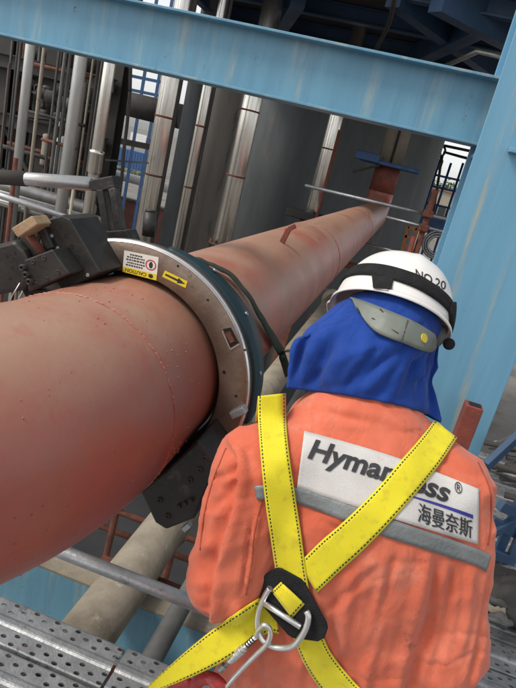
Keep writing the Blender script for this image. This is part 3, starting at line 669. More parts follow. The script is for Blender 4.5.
# rails near the end of the red pipe
def rail(label, a, b, Y, wpx, m, parts=()):
    A, B = py(*a, Y), py(*b, Y); r = wpx*depth(A)/F/2
    t = thing('handrail', label, 'rail', (A.x, Y, A.z)); mb = MB(); mb.cyl(A, B, r, n=12); mb.build('rail_tube', m, t)
    return t, A, B
t, A, B = rail('long thin grey handrail crossing the silver pipe and the red riser', (305, 185.5), (447, 219), 8.6, 3.6, M['galv'])
t2, A2, B2 = rail('short grey handrail just below the long one, right of the riser', (386, 217), (449, 233), 8.6, 3.2, M['galv'])
rail('lowest thin grey handrail just left of the helmet top', (366, 244), (420, 258), 8.6, 2.8, M['galv'])
p = py(424, 227, 8.5)
t = thing('scaffold_post', 'brown rusty scaffold post carrying the handrails', 'post', (p.x, 8.5, GZ)); mb = MB(); mb.cyl((p.x, 8.5, GZ), (p.x, 8.5, z_at(p.x, 8.5, 190)), .042, n=14); mb.build('tube_run', M['rust'], t)
mb = MB(); mb.cyl((p.x-.09, 8.45, GZ), (p.x-.09, 8.45, z_at(p.x, 8.5, 238)), .035, n=14); mb.build('tube_run', M['rustred'], t)
for yy in (214, 228): mb = MB(); mb.box((p.x, 8.5, z_at(p.x, 8.5, yy)), (.14, .16, .1)); mb.build('coupler', M['rust'], t, .02)
# blue guard rails and small gear in the gap between vessel and column
t = thing('guard_rail', 'blue guard rails standing against the bright sky beside the vessel', 'rail', py(437, 200, 17))
for x in (420, 432, 444, 456):
    p = py(x, 185, 17); mb = MB(); mb.cyl((p.x, 17, GZ), (p.x, 17, z_at(p.x, 17, 163)), .032, n=8); mb.build('post', M['bluerail'], t)
for y in (175, 187, 205):
    a, b = py(410, y-6, 17), py(475, y+9, 17); mb = MB(); mb.cyl(a, b, .028, n=8); mb.build('rail_tube', M['bluerail'], t)
mb = MB(); a, b = py(405, 218, 16.6), py(460, 231, 16.6); mb.bar(a, b, .05, .36); mb.build('toe_panel', M['bluerail'], t)
t = thing('small_pipework', 'thin dark bent pipes with a valve against the sky by the column', 'pipework', py(440, 160, 19))
for pts in (((427, 215), (434, 168), (440, 144), (446, 146), (470, 151)), ((433, 215), (441, 163), (444, 152), (462, 157), (470, 159)), ((430, 160), (441, 162), (440, 150))):
    mb = MB(); mb.tube([py(x, y, 19) for x, y in pts], .04, 8); mb.build('pipe_run', M['dark'], t)
mb = MB(); mb.box(py(433, 163, 19), (.55, .3, .3)); mb.build('valve_body', M['dark'], t, .05)
mb = MB(); mb.lathe(py(440, 151, 18.9), (0, 1, 0), [(.12, 0), (.18, 0), (.18, .05), (.12, .05)], 20); mb.build('hand_wheel', M['dark'], t)
t = thing('orange_frame', 'small orange steel frame just above the helmet', 'frame', py(408, 238, 12.4))
for a, b in (((402, 251), (408, 226)), ((411, 253), (417, 228)), ((408, 227), (417, 229)), ((405, 236), (415, 239)), ((403, 245), (413, 248))):
    mb = MB(); mb.bar(py(*a, 12.4), py(*b, 12.4), .055, .055); mb.build('bar', M['orangep'], t)
t = thing('hose_coil', 'round silver coil by the blue column above the helmet', 'coil', py(436, 247, 14))
for k, rr in enumerate((.2, .25, .3)):
    P0 = py(437, 245, 14); mb = MB(); mb.tube([P0+Vector((rr*math.cos(6.283*j/30), .05*k, rr*math.sin(6.283*j/30))) for j in range(30)], .035, 8, False, True); mb.build('hose_turn', M['galv'], t)
# ---- upper platform
DZ = 4.25
t = thing('upper_platform', 'dark overhead platform with blue girders above the beam', 'platform', (1, 12, DZ))
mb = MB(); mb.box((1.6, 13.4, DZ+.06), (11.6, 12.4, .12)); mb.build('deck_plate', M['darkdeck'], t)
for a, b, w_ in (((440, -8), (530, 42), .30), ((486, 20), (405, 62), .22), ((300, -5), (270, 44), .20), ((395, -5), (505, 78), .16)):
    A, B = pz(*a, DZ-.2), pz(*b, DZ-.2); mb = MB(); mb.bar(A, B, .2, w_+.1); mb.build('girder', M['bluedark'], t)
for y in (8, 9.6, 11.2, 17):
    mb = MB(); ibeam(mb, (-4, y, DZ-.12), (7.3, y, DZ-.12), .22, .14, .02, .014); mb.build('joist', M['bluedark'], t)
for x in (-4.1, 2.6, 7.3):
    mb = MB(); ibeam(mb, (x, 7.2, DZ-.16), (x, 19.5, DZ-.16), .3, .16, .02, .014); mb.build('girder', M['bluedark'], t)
A, B, C_ = pz(440, 68, DZ-.5), pz(478, 51, DZ-.5), pz(503, 57, DZ-.5); mb = MB(); mb.tube([A, B, C_], .035, 8); mb.build('conduit', M['cladgrey'], t)
mb = MB(); mb.tube(catmull([pz(395, -5, DZ-.4), pz(390, 20, DZ-.4), pz(382, 38, DZ-.45), pz(373, 54, DZ-.5)], 6), .03, 8); mb.build('cable', M['dark'], t)
for x, y in ((7.2, 8), (7.2, 19), (-4.1, 19.3)):
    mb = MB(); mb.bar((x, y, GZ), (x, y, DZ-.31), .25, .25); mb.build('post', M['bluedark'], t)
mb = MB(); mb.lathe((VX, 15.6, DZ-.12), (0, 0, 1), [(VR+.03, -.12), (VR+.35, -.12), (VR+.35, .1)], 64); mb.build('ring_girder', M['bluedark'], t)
# second storey in silhouette above the platform
t = thing('steel_framework', 'open dark steelwork rising above the overhead platform at the top right', 'frame', (4, 18.6, DZ))
random.seed(5)
for k in range(8):
    x = .5+k*.9; mb = MB(); mb.bar((x, 18.6, DZ+.12), (x, 18.6, 11), .12, .12); mb.build('post', M['dark'], t)
for k in range(7):
    z = 5+k*.75; mb = MB(); mb.bar((.3, 18.7, z), (7.2, 18.7, z), .1, .12); mb.build('beam', M['dark'], t)
for k in range(6):
    x = 1+k*1.0; mb = MB(); mb.bar((x, 18.5, 4.6), (x+(1.6 if k % 2 else -1.6), 18.5, 7.6), .08, .08); mb.build('brace', M['dark'], t)
# ---- left pipe rack
t = thing('pipe_rack', 'dark multi level pipe rack filling the left background', 'pipe rack', (-7, 10, GZ))
random.seed(3)
for x in (2, 50, 111):
    for Y in (9.6, 13.5):
        p = py(x, 130, Y); mb = MB(); ibeam(mb, (p.x, Y, GZ), (p.x, Y, 10), .28, .28, .02, .015, Vector((0, 1, 0))); mb.build('column', M['dark'], t)
xa, xb = py(-40, 100, 9.6).x, py(113, 130, 9.6).x
for i, y in enumerate((72, 130, 186)):
    z = z_at(py(50, y, 9.6).x, 9.6, y)
    mb = MB(); ibeam(mb, (xa-3, 9.35, z), (py(108, 130, 9.35).x, 9.35, z), .22, .14, .02, .015); mb.build('beam', M['dark'], t)
    z2 = z+random.uniform(-.2, .3)
    mb = MB(); ibeam(mb, (xa-7, 13.3, z2), (py(108, 130, 13.3).x, 13.3, z2), .26, .16, .02, .015); mb.build('beam', M['darkshade'], t)
for k in range(3):
    z = z_at(py(50, 100, 9.6).x, 9.6, (70, 112, 175)[k]); mb = MB(); mb.box((py(104, 130, 12.8).x-3, 11.2, z-.16), (6, 3.2, .05)); mb.build('walkway', M['darkdeck'], t)
for a, b in (((0, 118), (30, 175)), ((52, 70), (110, 128)), ((8, 60), (52, 100))):
    mb = MB(); mb.bar(py(*a, 9.5), py(*b, 9.5), .07, .07); mb.build('brace', M['darkshade'], t)
for k in range(7):
    p = py(6+15*k, 92, 10.3); mb = MB(); mb.cyl((p.x, 10.3, GZ), (p.x, 10.3, 9), random.uniform(.03, .07), n=10); mb.build('riser', random.choice([M['darkshade'], M['midgrey'], M['dark'], M['rust']]), t)
for k, (y, rr, mm) in enumerate(((60, .13, 'darkshade'), (84, .2, 'midgrey'), (108, .11, 'darkshade'), (118, .16, 'dark'), (140, .16, 'darkshade'), (150, .1, 'midgrey'), (170, .18, 'darkshade'), (203, .1, 'midgrey'))):
    z = z_at(py(50, y, 11.4).x, 11.4, y); Y = 10.9+.22*(k % 4); mb = MB(); mb.cyl((xa-4, Y, z), (py(108, 130, Y).x-.15, Y, z), rr, n=20); mb.build('pipe_run', M[mm], t)
random.seed(77)
for k in range(26):
    x_, Y = random.uniform(2, 106), random.uniform(8.2, 9.1); p = py(x_, 120, Y); zt = random.choice([9, 9, z_at(p.x, Y, random.uniform(60, 150))])
    mb = MB(); mb.cyl((p.x, Y, GZ), (p.x, Y, zt), random.uniform(.012, .03), n=8); mb.build('conduit', M[random.choice(['darkshade', 'midgrey', 'rust', 'midgrey', 'tan', 'darkshade'])], t)
for k in range(12):
    y_, Y = random.uniform(60, 215), random.uniform(8.2, 9.0); a_, b_ = py(random.uniform(-10, 60), y_, Y), py(random.uniform(70, 106), y_+8, Y)
    mb = MB(); mb.cyl((a_.x, Y, a_.z), (b_.x, Y, a_.z), random.uniform(.012, .035), n=8); mb.build('conduit', M[random.choice(['darkshade', 'midgrey', 'rust', 'darkshade', 'dark'])], t)
# lagged gear on the rack
def drum(label, x, y, Y, wpx, hpx, m, cat='drum'):
    c = py(x, y, Y); r = wpx*depth(c)/F/2; h = hpx*depth(c)/F/2
    t = thing('drum', label, cat, (c.x, Y, c.z-h))
    mb = MB(); mb.lathe(c, (0, 0, 1), [(0, -h), (r, -h), (r*1.03, -h*.9), (r, -h*.85), (r, h*.82), (r*1.03, h*.88), (r*.9, h), (0, h*1.08)], 32); mb.build('shell', m, t)
    mb = MB(); mb.cyl(c-Vector((0, 0, h)), Vector((c.x, Y, GZ)), r*.4, n=12); mb.build('support', M['dark'], t)
drum('small bright lagged drum on the dark rack', 63, 120, 8.8, 12, 14, M['cladgrey'])
drum('tall mid grey lagged drum low on the rack behind two pale pipes', 58, 185, 8.6, 18, 88, M['cladgrey'])
drum('small tan drum on the rack between the pale pipes', 46, 150, 8.9, 9, 30, M['tan'])
random.seed(9)
t = thing('valve_cluster', 'rough cluster of valves and lagging between two pale pipes', 'valves', py(55, 105, 9))
for k in range(26):
    p = py(random.uniform(38, 72), random.uniform(86, 118), random.uniform(8.7, 9.3)); r = random.uniform(.06, .14)
    mb = MB()
    if k % 3 == 0: mb.cyl(p-Vector((r, 0, 0)), p+Vector((r, .05, 0)), r*.8, n=12)
    elif k % 3 == 1: mb.lathe(p, (0, 1, .3), [(r*.7, 0), (r, 0), (r, .04), (r*.7, .04)], 16)
    else: mb.ball(p, r*.8, 10, (1, .8, 1.2))
    mb.build('valve', M[random.choice(['darkshade', 'dark', 'midgrey', 'dark'])], t)
mb = MB(); mb.bar(py(36, 117, 9), py(74, 121, 9), .5, .06); mb.build('shelf', M['dark'], t)
# shiny tube lower left
t = thing('scaffold_tube', 'thin shiny tube slanting down behind the tool slide at left', 'tube', py(30, 205, 3.2))
mb = MB(); mb.cyl(py(-50, 179, 3.2), py(66, 217, 3.4), .019, n=16); mb.build('tube_run', M['steel'], t)
t = thing('scaffold_tube', 'rusty upright tube at the left edge behind the grey tube', 'tube', py(12, 200, 5))
p = py(12, 195, 5); mb = MB(); mb.cyl((p.x, 5, GZ), (p.x, 5, z_at(p.x, 5, 158)), .022, n=12); mb.build('tube_run', M['rust'], t)
t = thing('yellow_post', 'thin yellowish post beside the pale pipe above the tool slide', 'post', py(73, 195, 6.4))
p = py(72, 200, 6.4); mb = MB(); mb.cyl((p.x, 6.4, GZ), (p.x, 6.4, z_at(p.x, 6.4, 186)), .018, n=10); mb.build('tube_run', M['tan'], t)
mb = MB()
for k in range(3):
    z = z_at(py(30, 190, 7.8).x, 7.8, 192+k*13); t = thing('process_pipe', ('upper', 'middle', 'lower')[k]+' of three pale level pipes low behind the grey tube', 'pipe', (-5, 7.8, z)); mb = MB(); mb.cyl((-9, 7.8+.3*k, z), (py(95, 200, 7.8).x, 7.8+.3*k, z), .09-.015*k, n=16); mb.build('pipe_run', M['cladgrey'], t)
# dark building added to block the sky behind the left rack
t = thing('sky_block_building', 'dark building added far behind the left pipe rack to block the sky', 'building', (-14, 20, GZ))
xr = py(109, 110, 23).x
mb = MB(); mb.box((xr-9, 21.5, 3), (18, 3, 15.2)); mb.build('wall', M['darkshade'], t)
for k, z in enumerate((-3.2, -.6, 2.1, 4.4, 6.2)):
    mb = MB(); mb.box((xr-9, 19.8, z), (18.2, .5, .12)); mb.build('floor_slab', M['dark'], t)
random.seed(41)
for k in range(30):
    x = xr-.15-k*.33-random.uniform(0, .15); mb = MB(); mb.cyl((x, 19.45+random.uniform(-.2, .1), GZ), (x, 19.45, random.uniform(3.5, 9)), random.uniform(.04, .15), n=12); mb.build('duct', M[random.choice(['dark', 'darkshade', 'darkshade', 'midgrey', 'dark', 'tan'])], t)
random.seed(21)
for k in range(22):
    x = xr-random.uniform(.3, 9); z = random.uniform(-2, 5); mb = MB(); mb.box((x, 19.85, z), (random.uniform(.3, .9), .3, random.uniform(.3, 1))); mb.build('cabinet', M[random.choice(['midgrey', 'dark', 'darkshade', 'midgrey', 'cladgrey'])], t)
# ---- gap between pale pipe and banded pipe
t = thing('horizontal_drum', 'black horizontal drum seen through the gap under the sky patch', 'drum', py(140, 106, 18))
a, b = py(100, 97, 18), py(182, 117, 18); rr = 23*depth(a)/F/2
mb = MB(); mb.cyl(a, b, rr, n=28); mb.build('shell', M['darkshade'], t)
for f_ in (.12, .75):
    p = lerp(a, b, f_); mb = MB(); mb.box((p.x, 18, (p.z+GZ)/2), (.12, .12, p.z-GZ)); mb.build('saddle', M['dark'], t)
t = thing('blue_ladder_frame', 'blue steel ladder frame in front of the bright sky patch', 'frame', py(120, 85, 21))
for x in (116, 121, 143, 158):
    p = py(x, 84, 21); mb = MB(); mb.bar((p.x, 21, GZ), (p.x, 21, 8), .09, .09); mb.build('post', M['bluerail'], t)
for y in (72, 86):
    mb = MB(); mb.bar(py(108, y-1, 21), py(165, y+11, 21), .08, .1); mb.build('rung', M['bluerail'], t)
t = thing('black_cable', 'black cable hanging down in the gap beside the pale pipe', 'cable', py(122, 170, 7))
mb = MB(); mb.tube(catmull([py(x, y, 7) for x, y in ((130, 92), (127, 125), (124, 150), (122, 175), (118, 205), (114, 225))], 6), .022, 8); mb.build('cable_run', M['dark'], t)
mb = MB(); mb.bar(py(106, 160, 7), py(148, 163, 7), .03, .02); mb.build('cable_run', M['dark'], t)
mb = MB(); mb.tube(catmull([py(x, y, 7) for x, y in ((130, 92), (131, 60), (134, 20), (136, -20))], 4), .022, 8); mb.build('cable_run', M['dark'], t)
t = thing('level_beam', 'dark level beam across the gap in front of the blue container', 'beam', py(128, 143, 12)); mb = MB(); mb.bar(py(100, 137, 12), py(160, 149, 12), .12, .12); mb.build('beam_section', M['dark'], t)
mb = MB(); mb.bar(py(112, 141, 12), Vector((py(112, 141, 12).x, 12, GZ)), .12, .12); mb.build('post', M['dark'], t)
# vehicles and yard beyond
def truck(label, x, y, Y, cabm, boxm, L=7.5, flip=1):
    c = py(x, y, Y); t = thing('truck', label, 'truck', (c.x, Y, GZ))
    B_ = Vector((c.x, Y, GZ))
    mb = MB(); mb.prism([B_+Vector((flip*a, -1.2, z)) for a, z in ((L/2-2, .7), (L/2, .7), (L/2, 1.7), (L/2-.3, 2.9), (L/2-2, 2.9))], (0, 2.4, 0)); mb.build('cab', cabm, t, .08)
    mb = MB(); mb.prism([B_+Vector((flip*a, -1.22, z)) for a, z in ((L/2-1.3, 1.8), (L/2-.15, 1.8), (L/2-.4, 2.7), (L/2-1.3, 2.7))], (0, .03, 0)); mb.build('side_window', M['glass'], t)
    mb = MB(); mb.box(B_+Vector((-flip*1.1, 0, 2.2)), (L-2.3, 2.4, 2.4)); mb.build('load_box', boxm, t, .05)
    mb = MB(); mb.box(B_+Vector((0, 0, .75)), (L, 1.6, .3)); mb.build('chassis', M['dark'], t)
    for a in (L/2-1.1, -L/2+1, -L/2+2.2):
        for s_ in (-1, 1):
            mb = MB(); mb.cyl(B_+Vector((flip*a, s_*.9, .5)), B_+Vector((flip*a, s_*1.2, .5)), .5, n=16); mb.build('wheel', M['tyre'], t)
truck('red and white truck far off in the gap below the black drum', 144, 135, 172, M['redpaint'], M['whitepaint'])
truck('red truck far off behind the blue guard rails', 436, 199, 150, M['redpaint'], M['redpaint'])
t = thing('container', 'blue steel container in the gap below the far truck', 'container', (py(135, 153, 84).x, 84, GZ))
c = py(135, 152, 84)
mb = MB(); mb.box((c.x, 84, GZ+1.3), (6.0, 2.4, 2.6)); mb.build('shell', M['bluerail'], t, .03)
for k in range(14): mb = MB(); mb.box((c.x-2.8+k*.43, 82.78, GZ+1.3), (.12, .05, 2.4)); mb.build('corrugation', M['bluerail'], t)
t = thing('site_wall', 'low pinkish brick wall at the bottom of the gap behind the spindle', 'wall', (py(130, 210, 27).x, 27, GZ))
c = py(133, 212, 27); mb = MB(); mb.box((c.x, 27, (c.z+.5+GZ)/2), (7, .35, c.z+.5-GZ)); mb.build('wall_body', M['pinkwall'], t)
mb = MB(); mb.box((c.x, 27, c.z+.56), (7.1, .5, .1)); mb.build('coping', M['concrete'], t)
t = thing('process_pipe', 'white level pipe crossing the gap above the pink wall', 'pipe', py(130, 178, 24)); mb = MB(); mb.cyl(py(95, 169, 24), py(175, 190, 24), .19, n=16); mb.build('pipe_run', M['whitepaint'], t)
for x in (112, 146):
    p = py(x, 180, 24); mb = MB(); mb.bar((p.x, 24, GZ), (p.x, 24, p.z-.15), .15, .15); mb.build('support', M['galv'], t)
# bushes and far trees
random.seed(33)
def leafy(name, label, c, rx, rz, n, cat, trunk=0):
    t = thing(name, label, cat, (c[0], c[1], GZ)); mb = MB()
    for k in range(n):
        while True:
            q_ = Vector((random.uniform(-1, 1), random.uniform(-1, 1), random.uniform(-1, 1)))
            if q_.length < 1: break
        q_ = q_*(.75+.25*noise.noise(q_*2.3)); p = Vector(c)+Vector((q_.x*rx, q_.y*rx, q_.z*rz)); s_ = random.uniform(.10, .22)*rx*.5
        a, b, _ = frame(Vector((random.uniform(-1, 1), random.uniform(-1, 1), random.uniform(-.2, 1))))
        mb.add([p-a*s_, p+b*s_*.6, p+a*s_, p-b*s_*.6], [(0, 1, 2, 3)])
    mb.build('crown', M['leaf'], t)
    mb = MB(); mb.cyl((c[0], c[1], GZ), (c[0]+.1, c[1], c[2]), .03*rx+.05, .02*rx, n=8)
    for k in range(5):
        a = 6.28*k/5; mb.cyl((c[0], c[1], lerp(GZ, c[2], .5)), (c[0]+rx*.5*math.cos(a), c[1]+rx*.5*math.sin(a), c[2]+rz*.3), .02*rx, .008*rx, n=6)
    mb.build('trunk', M['bark'], t)
for k, (x, y) in enumerate(((122, 166), (133, 168), (143, 171))):
    c = py(x, y, 66); leafy('bush', ('left', 'middle', 'right')[k]+' of three green bushes behind the white level pipe', (c.x, 66, GZ+.8), .95, .8, 420, 'bush')
k = 0
for x in (430, 446, 462):
    c = py(x, 188+.25*(x-430), 120); leafy('tree', ('left', 'middle', 'right')[k]+' hazy tree on the skyline beside the blue column', (c.x, 120, c.z), 2.6, 2.8, 700, 'tree'); k += 1
t = thing('far_building', 'low pale building on the skyline behind the blue rails', 'building', (py(447, 196, 100).x, 100, GZ))
c = py(447, 192, 100); mb = MB(); mb.box((c.x, 101, (c.z+GZ)/2), (12, 4, c.z-GZ)); mb.build('wall', M['tan'], t)
for k in range(5):
    mb = MB(); mb.box((c.x-4.4+k*2.2, 98.9, lerp(GZ, c.z, .6)), (1.1, .2, 1.4)); mb.build('window', M['glass'], t)
mb = MB(); mb.box((c.x, 101, c.z+.2), (12.6, 4.6, .4)); mb.build('roof', M['pinkwall'], t)
# ---- clutter right of the worker
random.seed(17)
t = thing('blue_pipe_frame', 'blue tube frame right of the worker, below the column', 'frame', (1.6, 3.4, 0))
for a, b in (((486, 466), (530, 425)), ((494, 532), (530, 512)), ((490, 520), (530, 540)), ((488, 552), (530, 566)), ((500, 505), (530, 520))):
    A, B = py(*a, 3.3), py(*b, 3.5); mb = MB(); mb.bar(A, B, .04, .06); mb.build('bar', M['bluedark'], t, .004)
for x in (512, 528):
    A = py(x, 520, 3.4); mb = MB(); mb.bar((A.x, 3.4, .0), (A.x, 3.4, 1.3), .05, .05); mb.build('post', M['bluedark'], t)
t = thing('tube_stack', 'jumble of grey scaffold tubes behind the worker\'s right shoulder', 'tubes', (1.9, 4.6, 0))
for k in range(16):
    A = py(random.uniform(482, 500), random.uniform(440, 520), random.uniform(4.2, 5.0)); B = A+Vector((random.uniform(.5, 1.1), random.uniform(-.3, .5), random.uniform(-.25, .55)))
    if A.z < .05: A.z = .05
    B.z = max(B.z, .05); mb = MB(); mb.cyl(A, B, .022, n=10); mb.build('tube_run', M[random.choice(['galv', 'dark', 'dark', 'midgrey'])], t)
mb = MB(); mb.box((2.3, 4.6, .25), (1.3, .7, .5)); mb.build('trestle', M['dark'], t, .01)
t = thing('debris_bag', 'dark crumpled bag with pale rags on the deck right of the worker', 'bag', (1.55, 2.75, 0))
c = pz(508, 600, .16)
m_ = MB(); m_.ball(c+Vector((.06, .1, -.04)), .17, 40, (1.3, 1, .62)); me = m_.mesh('bag'); displace(me, lambda p, n_: .05*noise.noise(p*11)+.025*(1-2*abs(noise.noise(p*16)))+.008*noise.noise(p*45)); link('bag_body', me, M['dark'], t)
for k in range(4):
    m_ = MB(); m_.ball(pz(494+3*k, 596+9*k, .12)+Vector((-.03, -.03, .03)), .035+.01*(k % 2), 20, (1.4, .8, .5)); me = m_.mesh('rag'); displace(me, lambda p, n_: .03*noise.noise(p*38)); link('rag', me, M['midgrey'] if k % 2 else M['beige'], t)
# red post in front of the column
p = py(468, 420, 1.72); t = thing('red_post', 'short square red post in front of the blue column', 'post', (p.x, 1.72, 0))
zt = z_at(p.x, 1.72, 404); wd = .05
mb = MB(); mb.prism([(p.x-wd/2, 1.69, 0), (p.x+wd/2, 1.69, 0), (p.x+wd/2, 1.74, 0), (p.x-wd/2, 1.74, 0)], (0, 0, zt)); mb.build('post_body', M['rustred'], t, .003)
mb = MB(); mb.box((p.x+.002, 1.713, zt), (.034, .032, .003)); mb.build('end_opening', M['hole'], t)
# ================================================================== WORKER
person = thing('person', 'worker in orange coverall, blue neck cloth and white helmet seen from behind', 'person', (.1, 1.08, 0))
V = Vector
def capsule(mb, p0, p1, r0, r1, n=20):
    p0, p1 = V(p0), V(p1); a, b, d = frame(p1-p0); R = []
    for k in range(1, 6): t_ = math.pi/2*k/5; R.append((p0-d*r0*math.cos(t_), r0*math.sin(t_)))
    for k in range(1, 4): R.append((lerp(p0, p1, k/4), lerp(r0, r1, k/4)))
    for k in range(0, 5): t_ = math.pi/2*(1-k/5); R.append((p1+d*r1*math.cos(t_), max(.001, r1*math.sin(t_))))
    mb.loft([[c+(a*math.cos(6.2832*j/n)+b*math.sin(6.2832*j/n))*r for j in range(n)] for c, r in R])
def torso(mb, rows, e=2.5, n=44):
    R = []
    for z, cx, cy, hw, hd in rows:
        r = []
        for j in range(n):
            t_ = 6.2832*j/n; c, s = math.cos(t_), math.sin(t_)
            r.append(V((cx+hw*math.copysign(abs(c)**(2/e), c), cy+hd*math.copysign(abs(s)**(2/e), s), z)))
        R.append(r)
    mb.loft(R)
HC = pd(385, 333, 1.185)
SHL, SHR = pd(262, 468, 1.10), pd(446, 490, 1.10)
ELL, ELR = pd(231, 577, 1.13), pd(441, 648, 1.14)
WRL, WRR = V((-.13, 1.33, 1.20)), V((.02, 1.46, 1.27))
HPL, HPR = V((.005, 1.10, .90)), V((.195, 1.10, .90))
KNL, KNR = V((-.03, 1.06, .50)), V((.22, 1.08, .50))
ANL, ANR = V((-.05, 1.12, .10)), V((.24, 1.14, .10))
NECK = pd(366, 402, 1.17)
# ---- body: one continuous surface with head, hands and feet
mb = MB()
fy, fp = math.radians(14), math.radians(30)
HF = V((-math.sin(fy)*math.cos(fp), math.cos(fy)*math.cos(fp), -math.sin(fp)))
HS = HF.cross(V((0, 0, 1))).normalized(); HU = HS.cross(HF).normalized()
rollm = Matrix.Rotation(math.radians(10), 3, HF); HS = rollm @ HS; HU = rollm @ HU
def hl(s, f, u): return HC+HS*s+HF*f+HU*u
hx = (HS, HF, HU)
mb.ball(hl(0, -.005, .01), .1, 28, (.76, .93, .98), hx); mb.ball(hl(0, .035, -.05), .07, 24, (.82, .85, .95), hx)
mb.ball(hl(0, .098, -.022), .016, 12, (.8, .9, 1.5), hx); mb.ball(hl(0, .088, -.066), .02, 12, (1.4, .6, .5), hx); mb.ball(hl(0, .086, -.105), .018, 12, (1.2, .8, .8), hx)
for s in (-1, 1):
    mb.ball(hl(s*.078, -.005, -.02), .022, 12, (.35, .8, 1.4), hx); mb.ball(hl(s*.034, .085, .022), .016, 10, (1.4, .5, .6), hx)
capsule(mb, hl(0, -.02, -.06), NECK+V((0, 0, -.04)), .056, .062)
torso(mb, [(.84, .1, 1.1, .155, .105), (.98, .1, 1.09, .15, .10), (1.15, .09, 1.07, .145, .10), (1.33, .08, 1.06, .16, .11), (1.45, .065, 1.07, .15, .095), (1.52, .05, 1.09, .09, .07)], 2.2)
for s, SH, EL, WR, HP, KN, AN in ((-1, SHL, ELL, WRL, HPL, KNL, ANL), (1, SHR, ELR, WRR, HPR, KNR, ANR)):
    capsule(mb, SH, EL, .05, .042); capsule(mb, EL, WR, .042, .027)
    capsule(mb, HP, KN, .08, .055); capsule(mb, KN, AN, .055, .04); capsule(mb, AN+V((0, -.02, -.02)), AN+V((.01*s, .14, -.05)), .035, .03)
def hand(mb, wr, d, up, side):
    d = d.normalized(); sd_ = d.cross(up).normalized()*side; up = (sd_.cross(d)*side).normalized()
    for k in range(4): capsule(mb, wr+d*.01+sd_*(-.024+.016*k), wr+d*.085+sd_*(-.033+.022*k), .014, .0115, 10)
    for k, L in enumerate((.066, .075, .07, .055)):
        b0 = wr+d*.085+sd_*(-.033+.022*k); b1 = b0+(d*.93-up*.35)*L*.45; b2 = b1+(d*.75-up*.66)*L*.32; b3 = b2+(d*.5-up*.86)*L*.25
        capsule(mb, b0, b1, .0098, .009, 10); capsule(mb, b1, b2, .009, .0082, 10); capsule(mb, b2, b3, .0082, .0072, 10)
    t0 = wr+d*.025-sd_*.028; t1 = t0+(d*.6-sd_*.7-up*.25)*.045; t2 = t1+(d*.85-sd_*.2-up*.35)*.03
    capsule(mb, t0, t1, .013, .011, 10); capsule(mb, t1, t2, .011, .009, 10)
hand(mb, WRL, V((-.07, .02, .085)), V((0, -.6, .8)), 1); hand(mb, WRR, V((-.2, -.01, .04)), V((0, -.3, 1)), -1)
me = remeshed(mb, .0058, 3); link('body', me, M['skin'], person)
for s in (-1, 1):
    mb = MB(); mb.ball(hl(s*.034, .089, .018), .010, 12, (1.3, .7, .8), hx); mb.build('eye', M['ink'], person)
mb = MB(); mb.ball(hl(0, -.02, .022), .101, 28, (.78, .92, .94), hx); mb.build('hair', M['hair'], person)
# ---- coverall
mb = MB()
torso(mb, [(.78, .105, 1.10, .20, .14), (.9, .11, 1.09, .225, .155), (1.02, .11, 1.07, .225, .155), (1.14, .105, 1.055, .205, .152), (1.25, .09, 1.045, .195, .152), (1.35, .082, 1.045, .20, .152), (1.43, .07, 1.055, .19, .145), (1.50, .055, 1.075, .155, .12), (1.555, .042, 1.095, .105, .092), (1.60, .03, 1.115, .075, .075)])
for s, SH, EL, WR, HP, KN, AN in ((-1, SHL, ELL, WRL, HPL, KNL, ANL), (1, SHR, ELR, WRR, HPR, KNR, ANR)):
    capsule(mb, SH, EL, .082, .082); capsule(mb, EL, lerp(EL, WR, .93), .078, .05)
    capsule(mb, V((lerp(.055, SH.x, .35), SH.y+.03, SH.z+.05)), SH, .07, .085)
    capsule(mb, HP, KN, .112, .09); capsule(mb, KN, AN+V((0, 0, .06)), .09, .078)
cov = remeshed(mb, .0056, 18)
PC = py(390, 490, .92)
def ridge(v): return 1-2*abs(noise.noise(v))
def folds(p, n):
    px, py_ = proj(p); d = 0
    wob = noise.noise(V((p.x*4, p.y*4, p.z*4)))
    wob2 = noise.noise(V((p.x*5+8, p.y*5, p.z*5)))
    low = max(0, min(1, (1.45-p.z)/.18))
    # long hanging folds
    f1 = ridge(V((p.x*8+p.z*2.0+wob*1.1, p.y*5, p.z*1.9+wob2*.5)))
    f2 = noise.noise(V((p.x*21+wob*3+9, p.y*13, p.z*4.5-p.x*5)))
    d += low*(.005*(f1-.4)+.002*f2)
    # creases across the sleeves
    arm = max(0, min(1, (abs(p.x-.085)-.16)/.06))
    f3 = ridge(V((p.x*6+3+wob, p.y*8, p.z*10+abs(p.x-.08)*9+wob2*.8)))
    f4 = ridge(V((p.x*12, p.y*10+4, p.z*19+p.x*12+wob*1.5)))
    d += arm*(.006*(f3-.4)+.0035*(f4-.4))
    # slack over the shoulders and between the straps
    d += .005*noise.noise(V((p.x*7+wob*.8, p.y*7, p.z*6+2)))+.004*ridge(V((p.x*11+wob*1.6, p.y*9, p.z*13-p.x*9)))-.0030*max(0, ridge(V((p.x*10+wob*2, p.y*10, p.z*7+wob2*3))))**5+.0022*(ridge(V((p.x*15+wob*2.2, p.y*12, p.z*9+wob2*2.4)))-.4)
    if n.y < 0 and 300 < px < 480 and 430 < py_ < 560: d *= .55
    return d
displace(cov, folds)
